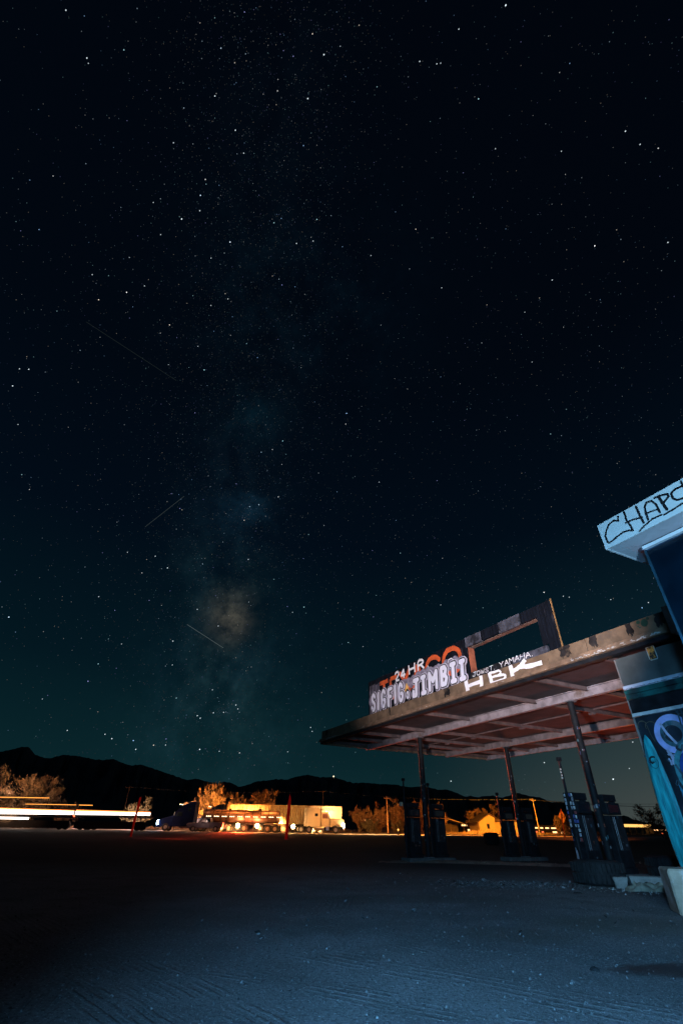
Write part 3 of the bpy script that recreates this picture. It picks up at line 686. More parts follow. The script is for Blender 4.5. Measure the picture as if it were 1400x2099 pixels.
p = Paint(.0920, OB); ring(p, 17.20, 2.72, .24, .21, .10); p.build('mural_fill', mat('teal grey mural fill', (.04, .12, .15), .7, var=.6, vs=5, c2=(.14, .17, .20), thr=(.5, .65)), bd)
p = Paint(.0885, OB); ring(p, 17.22, 2.72, .34, .31, .12); p.build('mural_letter', spray_l, bd)
p = Paint(.0850, OB); p.stroke([(17.02, 2.92), (17.08, 2.75), (17.2, 2.55)], .05); p.stroke([(16.98, 2.42), (17.04, 2.3), (17.01, 2.2)], .06, True, .0)
for k in range(30): p.disc(17.02+rr.gauss(0, .04), 2.28+rr.gauss(0, .07), rr.uniform(.008, .022), 7)
p.build('mural_splatter', mat('pale splatter', (.45, .45, .62), .7, var=.3), bd)
p = Paint(.0815, OB); ring(p, 17.56, 2.02, .52, .52, .10); p.build('mural_ring', mat('sea green ring', (.05, .22, .25), .6, var=.5, vs=5), bd)
p = Paint(.0780, OB); p.disc(17.56, 2.02, .46, 32); p.build('mural_eye_base', spray_b, bd)
p = Paint(.0770, OB); ring(p, 17.58, 1.98, .33, .33, .13); p.build('mural_eye_ring', spray_t, bd)
p = Paint(.0735, OB); p.disc(17.62, 1.90, .26, 28); p.build('mural_pupil', inkm, bd)
p = Paint(.0925, OB); p.poly([(16.95, 1.85), (17.06, 1.6), (17.25, 1.42), (17.8, 1.3), (18.4, .9), (18.4, .3), (17.1, .3), (16.96, 1.0)]); p.build('mural_lower', mat('blue teal mural wash', (.02, .16, .24), .6, var=.7, vs=3, c2=(.05, .07, .2), thr=(.45, .6)), bd)

p = Paint(.0955, OB)
for k in range(26):
    x_, z_ = rr.uniform(16.55, 18.2), rr.uniform(.2, 3.1); p.stroke(Paint.smooth([(x_+rr.uniform(-.2, .2), z_+rr.uniform(-.3, .3)) for _ in range(4)], 2), rr.uniform(.008, .05))
p.build('old_tags', mat('old teal and grey tags', (.05, .10, .13), .7, var=.8, vs=3, c2=(.02, .02, .03), thr=(.45, .6)), bd)

# ---- surfboard standing against the wall's left edge
sb = sthing('surfboard', 16.70, -.04, 0, 'turquoise surfboard standing upright against the left edge of the mural wall', 'surfboard')
prof = []
for k in range(25):
    t_ = k/24; z = .04+2.70*t_; ww = .205*(math.sin(math.pi*min(1, max(0, t_*.90+.075)))**.55) if t_ < 1 else .0
    prof.append((z, max(.012, ww*(1 if t_ < .9 else 1))))
prof[-1] = (2.75, .01)
V = []; F = []; M_ = 12
for z, ww in prof:
    for k in range(M_):
        a = 6.2832*k/M_; V.append((ww*math.cos(a), -.02+.028*math.sin(a)*(.4+.6*ww/.2)-.0*z, z))
for j in range(len(prof)-1):
    for k in range(M_): F.append((j*M_+k, j*M_+(k+1) % M_, (j+1)*M_+(k+1) % M_, (j+1)*M_+k))
F.append(tuple(range(M_))); F.append(tuple((len(prof)-1)*M_+k for k in range(M_)))
b = MB(); b.add(V, F); b.build('board_body', mat('brushed turquoise paint', (.012, .26, .30), .5, var=.5, vs=3, streak=True, c2=(.008, .09, .15), thr=(.52, .68)), sb, smooth=True)
p = Paint(-.0505, (0, 0, 0)); ring(p, .02, 2.22, .09, .10, .008, 150, 390)
for k in range(7):
    a = R(60+k*30); p.disc(.02+.07*math.cos(a), 2.27+.06*math.sin(a), .022, 8); 
for k in range(5): p.stroke([(.02, 2.22), (.02+.05*math.cos(R(30+k*35)), 2.22+.06*math.sin(R(30+k*35)))], .008)
p.build('flower_emblem', inkm, sb)

# ---- near wing with the white overhanging eave and glossy blue panel
wg = sthing('station_wing', 19.72, -3.26, 0, 'near corner of a station wing with white tagged eave above a glossy blue panel', 'building')
OW = (19.72, -3.26, 0)
b = MB(OW); b.box2((19.72, -3.26, 0), (24.5, 2.5, 4.93)); b.build('wall', mat('dark blue painted wall', (.018, .045, .10), .5, var=.3, vs=2), wg)
b = MB(OW); b.box2((19.76, -3.285, .5), (24.4, -3.264, 4.84)); b.build('glass_panel', mat('glossy blue panel', (.0016, .008, .017), .16, 0, var=.5, vs=.8, spec=.8, bump=.04, bs=2), wg)
b = MB(OW); b.box2((19.725, -3.30, 0), (19.758, -3.262, 4.86)); b.build('corner_strip', mat('blue corner strip', (.012, .05, .08), .5), wg)
eave = mat('white eave boards', (.72, .78, .82), .6, var=.05, vs=5, bump=.05)
b = MB(OW); b.box2((19.33, -3.66, 4.98), (24.5, -3.63, 5.47)); b.build('fascia_board', eave, wg, bevel=.003)
b = MB(OW); b.box2((19.33, -3.627, 4.98), (19.36, 2.8, 5.47)); b.build('fascia_board', eave, wg)
b = MB(OW); b.add([(19.362, -3.626, 4.99), (24.5, -3.626, 4.99), (24.5, -3.2, 4.985), (19.70, -3.24, 4.985)], [(0, 1, 2, 3)]); b.build('soffit', mat('bluish white soffit', (.62, .64, .70), .7, var=.05), wg)
b = MB(OW); b.add([(19.362, -3.626, 4.99), (19.70, -3.235, 4.985), (19.70, 2.7, 4.985), (19.362, 2.7, 4.99)], [(0, 1, 2, 3)]); b.build('soffit', mat('bluish white soffit', (.62, .64, .70), .7), wg)
b = MB(OW); b.box2((19.73, -3.33, 4.87), (24.4, -3.262, 4.925)); b.build('head_trim', white, wg, bevel=.003)
b = MB(OW); b.box2((19.36, -3.62, 5.44), (24.5, 2.75, 5.465)); b.build('roof', black, wg)
p = Paint(-3.664, OW)
for q, t_ in (([(19.73, 5.43), (19.71, 5.35), (19.63, 5.4), (19.53, 5.37), (19.45, 5.28), (19.41, 5.21), (19.41, 5.1), (19.43, 5.06), (19.5, 5.07), (19.6, 5.1), (19.72, 5.12), (19.81, 5.1), (19.87, 5.07)], .032),
          ([(19.85, 5.45), (19.84, 5.28), (19.86, 5.18), (19.87, 5.07)], .034), ([(19.81, 5.25), (19.94, 5.24), (20.08, 5.2)], .03), ([(20.06, 5.43), (20.06, 5.26), (20.07, 5.1)], .036),
          ([(20.15, 5.11), (20.16, 5.24), (20.18, 5.34), (20.23, 5.4), (20.31, 5.38), (20.35, 5.28), (20.35, 5.19), (20.35, 5.13)], .034), ([(20.15, 5.23), (20.27, 5.21), (20.35, 5.19)], .028),
          ([(20.37, 5.4), (20.45, 5.39), (20.56, 5.35), (20.56, 5.31), (20.52, 5.28), (20.46, 5.25)], .036), ([(20.43, 5.39), (20.44, 5.25), (20.46, 5.12)], .045),
          ([(19.96, 5.0), (20.07, 5.05), (20.22, 5.09), (20.36, 5.08)], .028), ([(20.39, 5.06), (20.52, 5.07), (20.7, 5.09), (20.9, 5.15)], .03),
          ([(20.84, 5.34), (20.78, 5.35), (20.68, 5.36), (20.61, 5.33), (20.6, 5.24), (20.64, 5.18), (20.73, 5.16), (20.83, 5.17), (20.9, 5.22), (20.9, 5.3), (20.84, 5.34)], .034), ([(20.8, 5.43), (20.80, 5.3)], .03)):
    p.stroke(q, t_)
p.build('tag_letters', inkm, wg)

# ---- pump islands and pumps
isl = []
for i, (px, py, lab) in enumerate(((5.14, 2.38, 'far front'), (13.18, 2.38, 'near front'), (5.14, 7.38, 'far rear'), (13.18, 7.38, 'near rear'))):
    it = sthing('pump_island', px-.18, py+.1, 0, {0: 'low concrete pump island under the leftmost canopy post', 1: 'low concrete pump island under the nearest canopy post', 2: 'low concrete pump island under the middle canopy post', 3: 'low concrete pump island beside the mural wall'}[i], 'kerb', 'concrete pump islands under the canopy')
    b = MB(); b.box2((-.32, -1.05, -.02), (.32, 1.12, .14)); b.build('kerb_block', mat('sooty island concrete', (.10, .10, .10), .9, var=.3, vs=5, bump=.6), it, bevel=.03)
def make_pump(label, seed):
    rs = random.Random(seed)
    t = thing('gas_pump', (0, 0, 0), label, 'gas pump', RZ, 'derelict gas pumps on the islands')
    b = MB(); b.box2((-.19, -.29, 0), (.19, .29, .12)); b.build('plinth', dark, t)
    b = MB(); b.box2((-.17, -.265, .121), (.17, .265, 1.28)); body = b.build('cabinet', black, t, bevel=.012)
    b = MB(); b.box2((-.175, -.275, 1.30), (.175, .275, 1.58)); hd = b.build('display_head', dark, t, bevel=.01)
    for sx in (-1, 1):
        b = MB(); b.box2((sx*.178-.004, -.20, 1.35), (sx*.178+.004, .20, 1.53)); b.build('display_window', glass, hd)
        b = MB(); b.box2((sx*.172-.006, -.21, .5), (sx*.172+.006, .21, 1.2)); b.build('service_door', mat('scuffed pump door', (.010, .011, .014), .7, 0, var=.6, vs=5, c2=(.03, .03, .035), thr=(.6, .7)), body)
    b = MB(); b.box2((-.10, -.24, 1.582), (.10, -.20, 1.72)); b.box2((-.10, .20, 1.582), (.10, .24, 1.72)); b.box2((-.12, -.275, 1.62), (.12, .275, 1.78)); b.build('topper', dark, t, bevel=.008)
    b = MB(); b.box2((-.06, -.39, .5), (.06, -.29, 1.0)); b.build('nozzle_boot', dark, t, bevel=.01)
    b = MB(); P_ = [(0, -.34, .95), (.04, -.40, .7), (.07, -.42, .35), (.05, -.38, .16), (0, -.33, .2), (-.03, -.31, .5)]; b.tube(P_, .014, 6); b.build('hose', rubber, t)
    b = MB(); b.cyl((.22, -.2, .5), (.22, -.2, 1.25), .008, n=5); b.cyl((.22, -.14, .5), (.22, -.14, 1.25), .008, n=5); b.build('rail', steel, t)
    for k in range(7):
        y_, z_ = rs.uniform(-.21, .14), rs.uniform(.3, 1.25); a, c = rs.uniform(.03, .09), rs.uniform(.03, .08)
        b = MB(); b.add([(.1805, y_, z_), (.1805, y_+a, z_+.01), (.1805, y_+a, z_+c), (.1805, y_, z_+c)], [(0, 1, 2, 3)])
        cc = rs.choice([(.09, .09, .10), (.05, .05, .06), (.12, .04, .025), (.03, .05, .07)])
        b.build('sticker', mat('pump sticker %s' % str(cc), cc, .6, var=.6, vs=20), t)
    return t
def mast(t, h=2.75, y=-.34, stick=True):
    b = MB(); b.cyl((0, y, 0), (0, y, h), .032, n=8); b.box2((-.05, y-.05, h-.08), (.05, y+.05, h+.02)); ms = b.build('hose_mast', dark, t)
    if stick:
        b = MB()
        for k in range(4): b.box2((-.02, y-.036, 2.1+k*.07), (.03, y-.033, 2.15+k*.07))
        b.build('sticker', mat('pale mast stickers', (.5, .45, .4), .6, var=.5, vs=30), ms)
pos = [(4.94, 1.87, 'black derelict pump left of the leftmost canopy post with an orange lit side'), (4.94, 3.09, 'black derelict pump just right of the leftmost canopy post'),
       (13.0, 1.86, 'dark pump with a sticker covered side panel and tall hose mast'), (13.0, 3.06, 'plain black pump right of the nearest canopy post'),
       (4.94, 6.88, 'dark pump left of the middle canopy post before the orange lit house'), (4.94, 8.08, 'dark pump right of the middle canopy post'),
       (13.0, 6.3, 'black pump beside the surfboard with a metal frame top')]
for k, (px, py, lab) in enumerate(pos):
    t = make_pump(lab, 40+k); t.location = W(px, py, .142)
    if k in (0, 1, 2, 4): mast(t, {0: 2.62, 1: 2.5, 2: 2.62, 4: 2.3}[k], stick=(k == 2))
    if k == 2:      # light boxes of stickers on the camera-facing side
        b = MB(); b.box2((-.165, -.297, .35), (.165, -.277, 1.78)); sp_ = b.build('side_panel', dark, t)
        rs = random.Random(4)
        for r_ in range(11):
            for c_ in range(4):
                if rs.random() < .12: continue
                z_ = 1.69-r_*.10; x_ = -.155+c_*.078; hh = rs.uniform(.06, .085); w2 = rs.uniform(.045, .07)
                b = MB(); b.add([(x_, -.2985, z_), (x_+w2, -.2985, z_+rs.uniform(-.01, .01)), (x_+w2, -.2985, z_+hh), (x_, -.2985, z_+hh)], [(0, 1, 2, 3)])
                cc = rs.choice([(.55, .52, .55), (.6, .55, .55), (.45, .44, .5), (.35, .3, .33), (.08, .10, .30), (.3, .06, .06)])
                b.build('sticker', mat('panel sticker %s' % str(cc), cc, .6, var=.5, vs=25), sp_)
        b = MB(); b.add([(-.16, -.299, .12), (-.09, -.299, .12), (-.10, -.299, .5), (-.16, -.299, .56)], [(0, 1, 2, 3)]); b.build('torn_poster', mat('torn pale poster', (.35, .30, .34), .7, var=.3), sp_)
    if k == 0:
        b = MB(); b.box2((-.13, -.50, 1.66), (.02, -.44, 1.80)); b.build('small_plate', mat('pale small plate', (.6, .45, .3), .6), t)
    if k == 6:
        b = MB(); b.box2((-.17, -.26, 1.79), (.17, -.24, 1.86)); b.box2((-.17, .24, 1.79), (.17, .26, 1.86)); b.box2((-.17, -.26, 1.862), (.17, .26, 1.88)); b.build('top_frame', steel, t)

# ---- big discarded tyres lying flat
def make_tyre(name, loc, Rr, h, label, rim=False, rz=0):
    t = thing(name, loc, label, 'tyre', rz)
    pr = [(Rr*.58, h*.10), (Rr*.66, h*.02), (Rr*.85, 0), (Rr*.96, h*.10), (Rr, h*.22), (Rr*1.0, h*.5), (Rr, h*.78), (Rr*.96, h*.90), (Rr*.85, h), (Rr*.66, h*.98), (Rr*.58, h*.90), (Rr*.55, h*.5), (Rr*.58, h*.10)]
    b = MB(); b.lathe(pr, (0, 0, 0), 'Z', 40); b.build('tyre_carcass', rubber, t, smooth=True)
    b = MB(); nl = 36
    for k in range(nl):
        a = 6.2832*k/nl
        for s_, z0, z1 in ((1, .10, .46), (-1, .54, .90)):
            M_ = Matrix.Rotation(a+(.04 if s_ > 0 else -.04), 3, 'Z')
            b.box(M_@Vector((Rr*1.01, 0, h*(z0+z1)/2)), (.07, Rr*.10, h*(z1-z0)), M=M_)
    b.build('tread', rubber, t); return t
make_tyre('tyre', (6.36, 13.95, 0), .56, .47, 'large worn tyre lying flat at the gravel edge before the pumps')
make_tyre('tyre', (9.4, 16.0, 0), .60, .52, 'large black tyre half hidden behind the kerb slabs at right', rz=1)
make_tyre('tyre', (14.2, 51.0, .0), .62, .95, 'dark upright drum-like tyre stack standing before the orange house')
# ---- broken kerb slabs, cloth, block, rocks
kb = concrete
for (x0, y0, x1, y1, ww, hh, lab) in ((6.30, 13.20, 6.60, 13.08, .24, .20, 'short broken end piece of the concrete kerb'), (6.66, 13.12, 7.7, 12.95, .30, .22, 'long pale slab of broken concrete kerb behind the crumpled cloth'), (7.76, 12.98, 10.4, 12.75, .6, .18, 'slab of concrete kerb strewn with rubble running out of frame')):
    c = Vector(((x0+x1)/2, (y0+y1)/2, 0)); a = math.atan2(y1-y0, x1-x0); L_ = math.hypot(x1-x0, y1-y0)
    t = MB(); t.box((0, ww/2, hh/2), (L_, ww, hh)); V2 = [(v[0]+rr.uniform(-.02, .02)+(.05 if v[2] < .05 else 0)*(-1 if v[0] > 0 else 1), v[1]+rr.uniform(-.015, .015), v[2]+rr.uniform(-.01, .01) if v[2] > .05 else -.02) for v in t.v]; t.v = V2
    o = t.build('kerb_stone', kb, None, bevel=.02); o.location = c; o.rotation_euler = (0, 0, a); tag(o, lab, 'kerb', 'broken kerb slabs')
bb = MB((8.4, 13.8, 0))
for k in range(130):
    x, y = rr.uniform(7.9, 10.3), rr.uniform(12.95, 13.4); s_ = rr.uniform(.012, .05); c = Vector((x, y, .175))
    P_ = [c+Vector(d)*s_*rr.uniform(.5, 1.3) for d in ((1, 0, 0), (0, 1, 0), (-1, 0, 0), (0, -1, 0), (0, 0, .8))]; bb.add(P_, [(0, 1, 4), (1, 2, 4), (2, 3, 4), (3, 0, 4)])
o = bb.build('rubble', mat('pale rubble', (.38, .37, .36), .9, var=.6, vs=30)); o.location = (8.4, 13.8, 0); tag(o, 'small rubble and paper scraps lying on the longest kerb slab', 'rubble', kind='stuff')
bb = MB((7, 12.6, 0))
for k in range(160):
    x, y = rr.gauss(6.7, .8), rr.gauss(12.5, .35); s_ = rr.uniform(.010, .035); c = Vector((x, y, s_*.3))
    P_ = [c+Vector(d)*s_*rr.uniform(.5, 1.3) for d in ((1, 0, 0), (0, 1, 0), (-1, 0, 0), (0, -1, 0), (0, 0, .8))]; bb.add(P_, [(0, 1, 4), (1, 2, 4), (2, 3, 4), (3, 0, 4)])
o = bb.build('rubble', mat('pale rubble', (.38, .37, .36), .9)); o.location = (7, 12.6, 0); tag(o, 'broken crumbs of concrete scattered around the crumpled cloth', 'rubble', kind='stuff')
# crumpled cloth
n = 26; V = []; F = []
for j in range(13):
    for i in range(n):
        u, v = i/(n-1), j/12; x = 6.55+1.15*u+.05*mn.noise(Vector((u*4, v*3, 1))); y = 13.02+.42*v+.14*math.sin(u*5)+.08*mn.noise(Vector((u*6, v*4, 5)))
        e = min(1, 5*min(u, 1-u))*min(1, 5*min(v, 1-v)); z = .012+e*(.085+.10*mn.noise(Vector((u*7, v*5, 2.2)))+.05*mn.noise(Vector((u*17, v*11, 7))))
        V.append((x-7.1, y-13.2, max(.004, z)))
for j in range(12):
    for i in range(n-1): F.append((j*n+i, j*n+i+1, (j+1)*n+i+1, (j+1)*n+i))
b = MB(); b.add(V, F); o = b.build('crumpled_cloth', mat('dirty cream cloth', (.50, .44, .33), .9, var=.25, vs=8, bump=.2), smooth=True); o.location = (6.75, 12.45, 0); o['label'] = 'dirty cream cloth crumpled on the gravel in front of the kerb slabs'; o['category'] = 'cloth'
# concrete block with blue paint
t = thing('concrete_block', (5.32, 9.12, 0), 'chipped tan concrete block with a blue painted spot at the right edge', 'block', -.35)
b = MB(); b.box2((-.06, -.02, -.02), (1.5, .7, .56)); b.build('block_body', mat('chipped tan concrete', (.42, .34, .26), .9, var=.2, vs=4, bump=.8, bs=14, c2=(.60, .56, .52), thr=(.5, .62)), t, bevel=.025)
p = Paint(-.024, (0, 0, 0)); p.disc(.36, .37, .16, 24, .14); p.build('blue_spot', mat('bright blue paint', (.01, .06, .60), .6, var=.1), t)
for (x, y, s_, lab) in ((2.32, 5.62, .035, 'dark fist-sized rock at the tip of the oily patch'), (4.9, 11.9, .06, 'flat dark scrap of rubber lying on open gravel')):
    b = MB(); b.lathe([(.001, s_*.9), (s_*.7, s_*.7), (s_, s_*.2), (s_*.8, -.01)], (0, 0, 0), 'Z', 9); o = b.build('rock', rubber); o.location = (x, y, gh(x, y)); tag(o, lab, 'rock')
    for v in o.data.vertices: v.co *= rr.uniform(.85, 1.2); v.co.x *= (1.8 if s_ > .05 else 1.2); v.co.z *= (.4 if s_ > .05 else 1)
# ------------------------------------------------------------------ vehicles along the highway
tyre_m = mat('truck tyre', (.02, .02, .02), .85); rim_m = mat('bright wheel rim', (.45, .42, .38), .35, .8, var=.2)
whitelamp = lampmat('cold white headlamp', (.55, .78, 1.0), 60); warmlamp = lampmat('warm headlamp', (1.0, .66, .28), 60)
amber = lampmat('amber marker lamp', (1.0, .42, .08), 9); redlamp = lampmat('red tail lamp', (1.0, .06, .02), 20); wstrip = lampmat('white light streak', (1.0, .93, .86), 3.5); ostrip = lampmat('orange light streak', (1.0, .25, .04), 3.0)  # the strips glow in place of light trails
marker = lampmat('warm marker lamp', (1.0, .72, .4), 8)
def wheel(t, x, y, r=.50, w_=.28, rm=None):
    """wheel (tyre) with a rim on its outer side as sub-part"""
    b = MB(); b.lathe([(r*.55, -w_/2), (r*.92, -w_/2), (r, -w_*.35), (r, w_*.35), (r*.92, w_/2), (r*.55, w_/2), (r*.55, -w_/2)], (x, y, r), 'Y', 20); o = b.build('wheel', tyre_m, t)
    s_ = -1 if y < 0 else 1
    b = MB(); b.cyl((x, y+s_*w_*.30, r), (x, y+s_*w_*.42, r), r*.53, r*.50, 14)
    for k in range(6):
        a = k*1.047; b.box((x+r*.32*math.cos(a), y+s_*w_*.46, r+r*.32*math.sin(a)), (.12*r*2, .03, .12*r*2))
    b.cyl((x, y+s_*w_*.40, r), (x, y+s_*w_*.62, r), r*.16, r*.12, 8); b.build('rim', rm or rim_m, o); return o
def tractor(name, loc, rz, label, paint, aero, lamp, group='semi trucks parked nose to tail by the highway'):
    """x forward, front bumper at x=0"""
    t = thing(name, loc, label, 'truck', rz, group)
    for y in (-.95, .95):
        wheel(t, -1.35, y)
        for x in (-5.6, -6.9): wheel(t, x, y, .5, .5)
    b = MB(); b.box2((-7.6, -.45, .75), (-.4, .45, 1.0)); b.build('chassis', dark, t)
    if aero:
        b = MB(); b.prism([(-.15, .55), (-.02, .8), (-.10, 1.35), (-.7, 1.62), (-2.0, 1.95), (-2.2, 1.95), (-2.2, .6)], 1, -1.05, 1.05); b.build('hood', paint, t, bevel=.05)
        b = MB(); b.prism([(-2.21, .6), (-2.21, 1.96), (-2.9, 2.75), (-3.7, 3.35), (-4.7, 3.82), (-5.6, 3.9), (-5.6, 1.0), (-4.0, .6)], 1, -1.2, 1.2); cab = b.build('cab', paint, t, bevel=.05)
        b = MB(); b.prism([(-2.3, 2.06), (-2.9, 2.68), (-2.97, 2.62), (-2.42, 2.02)], 1, -1.1, 1.1); b.build('windscreen', glass, cab)
        for s_ in (-1, 1):
            b = MB(); b.prism([(-2.75, 1.95), (-2.95, 2.5), (-3.7, 2.55), (-3.7, 1.95)], 1, s_*1.205, s_*1.212); b.build('window', glass, cab)
            b = MB(); b.prism([(-4.5, 2.6), (-4.5, 3.15), (-4.95, 3.15), (-4.95, 2.6)], 1, s_*1.205, s_*1.212); b.build('window', glass, cab)
        sx = -5.62; fx = 0
    else:
        b = MB(); b.prism([(-.05, .95), (0, 1.9), (-.6, 2.0), (-2.3, 2.05), (-2.3, .95)], 1, -.62, .62); b.build('hood', paint, t, bevel=.05)
        for s_ in (-1, 1):
            b = MB(); b.prism([(-.45, .95), (-.6, 1.25), (-1.0, 1.35), (-1.7, 1.32), (-2.25, 1.0), (-2.25, .85), (-1.95, .85), (-1.8, 1.1), (-1.0, 1.12), (-.75, .95)], 1, s_*.65, s_*1.15); b.build('fender', paint, t, bevel=.02)
        b = MB(); b.prism([(-2.31, .8), (-2.31, 2.05), (-2.62, 2.85), (-3.7, 2.9), (-3.7, .8)], 1, -1.05, 1.05); cab = b.build('cab', paint, t, bevel=.04)
        b = MB(); b.prism([(-2.30, 2.1), (-2.55, 2.75), (-2.60, 2.72), (-2.36, 2.07)], 1, -.95, .95); b.build('windscreen', glass, cab)
        for s_ in (-1, 1):
            b = MB(); b.prism([(-2.55, 2.0), (-2.78, 2.6), (-3.5, 2.6), (-3.5, 2.0)], 1, s_*1.055, s_*1.062); b.build('window', mat('amber lit side glass', (.20, .09, .04), .2), cab)
        b = MB(); b.prism([(-3.71, .85), (-3.71, 2.75), (-4.0, 3.35), (-4.6, 3.42), (-6.0, 3.44), (-6.0, .85)], 1, -1.15, 1.15); sl = b.build('sleeper', paint, t, bevel=.04)
        b = MB(); b.box2((-4.75, -1.165, 2.3), (-4.25, -1.155, 2.68)); b.build('window', glass, sl)
        b = MB(); b.box2((-6.45, -1.12, .95), (-6.01, 1.12, 3.4)); b.build('side_fairing', mat('pale fairing', (.62, .58, .50), .5), t)
        b = MB(); b.cyl((-3.78, -1.22, .9), (-3.78, -1.22, 3.6), .07, n=8); b.build('exhaust_stack', chrome, t)
        b = MB(); b.box2((-.02, -.55, .95), (.03, .55, 1.85)); b.build('grille', chrome, t)
    b = MB(); b.cyl((-3.2, -1.0, .68), (-4.9, -1.0, .68), .30, n=14); b.build('fuel_tank', chrome, t)
    b = MB(); b.box2((-2.9, -1.15, .45), (-2.4, -.8, .95)); b.build('step', chrome, t)
    b = MB(); b.box2((-.12, -1.15, .45), (.12, 1.15, .74)); b.build('bumper', chrome if not aero else paint, t, bevel=.03)
    for s_ in (-1, 1):
        b = MB(); b.cyl((-.12, s_*.86, 1.08), (.06, s_*.86, 1.08), .34, .28, 12); b.build('headlight', lamp, t)
        b = MB(); b.box2((-2.55, s_*1.3-.1, 2.0), (-2.45, s_*1.3+.1, 2.5)); b.build('mirror', chrome, t)
    b = MB()
    for k in range(5): b.box2((-3.0, -.8+k*.4-.05, 2.96 if not aero else 3.5), (-2.9, -.8+k*.4+.05, 3.02 if not aero else 3.55))
    b.build('marker_lamps', marker, t)
    return t
Zr = .38
def gz(x, y): return gh(x, y)+.03
blue_p = mat('deep blue truck paint', (.002, .010, .055), .6, 0, spec=.1, var=.1, coord='Object')
cream = mat('cream white truck paint', (.62, .56, .44), .4, var=.05)
tractor('semi_truck', (-27.9, 87.5, gz(-28, 87.5)), math.pi, 'deep blue semi truck with rounded roof fairing and blazing cold headlight', blue_p, True, whitelamp)
tractor('semi_truck', (1.3, 90.2, gz(0, 90)), 0, 'cream white long nosed semi truck facing right in front of the lettered trailer', cream, False, warmlamp)
tractor('semi_truck', (-25.0, 95.0, gz(-21, 95)), math.pi, 'dark blue truck mostly hidden behind the steel tank trailer', blue_p, True, dark)
# tank trailer behind the blue truck
t = thing('tank_trailer', (-21.3, 88, gz(-15, 88)), 'ribbed steel tank trailer glowing red and orange behind the grey pickup', 'trailer')
tank_m = mat('brushed tank steel', (.22, .13, .10), .42, .6, var=.2, vs=2, streak=False)
b = MB(); b.lathe([(.05, 0), (.75, .06), (.86, .22), (.88, 6.2), (.86, 12.1), (.7, 12.3), (.05, 12.36)], (0, 0, 2.05), 'X', 28); b.build('tank_shell', tank_m, t, smooth=True)
for k in range(10): b = MB(); b.lathe([(.88, -.05), (.94, -.05), (.94, .05), (.88, .05)], (.5+k*1.26, 0, 2.05), 'X', 28); b.build('tank_band', mat('dark tank band', (.06, .04, .04), .5, .5), t)
b = MB(); b.box2((.3, -.45, .95), (12.2, .45, 1.15)); b.build('frame', dark, t)
for k in range(10): 
    b = MB()
    for q in (0, .28, .56): b.box2((.75+k*1.24+q, -.93, 1.98), (.87+k*1.24+q, -.90, 2.06))
    b.build('marker_lamps', marker, t)
for x in (5.9, 6.9, 10.6, 11.75):
    for y in (-.95, .95): wheel(t, x, y, .5, .45)
b = MB(); b.prism([(9.9, 1.02), (10.1, 1.16), (12.2, 1.16), (12.4, .9), (12.3, .88), (12.1, 1.08), (10.2, 1.08)], 1, -1.2, 1.2); b.build('mudguard', rim_m, t)
b = MB(); b.box2((.9, -1.1, .5), (2.6, -.7, .9)); b.build('hose_tray', dark, t)
for x in (2.9, 3.3, 8.4):
    b = MB(); b.tube([(x, -.6, 1.2), (x+.1, -.8, .9), (x-.1, -.8, .55)], .06, 6); b.build('valve_pipe', chrome, t)
b = MB()
for x in (4.2, 9.0): b.cyl((x, 0, 2.9), (x, 0, 3.1), .25, n=12)
b.box2((4.8, -.3, 2.97), (6.2, -.25, 3.02)); b.build('hatch', dark, t)
# corrugated container on a chassis behind the cream truck
def container(name, loc, L_, label, m, wheels=True, z0=1.28, h=2.75, pitch=.42, dep=.13, group=None, rail_m=None):
    t = thing(name, loc, label, 'trailer' if wheels else 'container', 0, group)
    pts = []; x = .1; k = 0
    while x < L_-.1:
        pts += [(x, -1.2), (x+pitch*.3, -1.2), (x+pitch*.5, -1.2+dep), (x+pitch*.8, -1.2+dep)]; x += pitch
    pts.append((L_-.1, -1.2)); poly = pts+[(L_-.1, 1.2), (.1, 1.2)]
    b = MB(); b.prism(poly, 2, z0+.12, z0+h-.1)
    b.f = [f for f in b.f if len(f) == 4]; b.add([(.1, -1.13, z0+h-.11), (L_-.1, -1.13, z0+h-.11), (L_-.1, 1.2, z0+h-.11), (.1, 1.2, z0+h-.11)], [(0, 1, 2, 3)]); b.build('corrugated_side', m, t)
    for a, c in (((0, -1.22, z0), (L_, -1.10, z0+.14)), ((0, -1.22, z0+h-.12), (L_, -1.10, z0+h)), ((0, 1.1, z0), (L_, 1.22, z0+.14)), ((0, 1.1, z0+h-.12), (L_, 1.22, z0+h))):
        b = MB(); b.box2(a, c); b.build('rail', rail_m or m, t)
    for x in (0, L_-.12):
        for y in (-1.23, 1.10): b = MB(); b.box2((x, y, z0), (x+.12, y+.13, z0+h)); b.build('corner_post', rail_m or m, t)
    if wheels:
        b = MB(); b.box2((0, -.5, z0-.3), (L_, .5, z0-.02)); b.build('chassis', dark, t)
        for x in (1.3, 2.45, L_-1.6):
            for y in (-.95, .95): wheel(t, x, y, .5, .45)
        b = MB(); b.box2((-.05, -1.0, z0-.4), (.02, -.8, z0-.25)); b.box2((-.05, .8, z0-.4), (.02, 1., z0-.25)); b.build('tail_lamp', redlamp, t)
        b = MB(); b.box2((3.6, -1.15, z0-.35), (3.7, -1.05, .5)); b.box2((5.0, -1.1, .2), (5.12, -.98, z0)); b.build('landing_leg', dark, t)
    return t
cont_m = mat('cream corrugated steel', (.55, .46, .30), .6, var=.12, vs=1.5, c2=(.30, .22, .13), thr=(.55, .75))
container('container_trailer', (-11.1, 93, gz(-8, 93)), 6.5, 'corrugated cream container trailer with deep vertical ribs behind the red post', cont_m, rail_m=cont_m, z0=1.2, h=2.62)
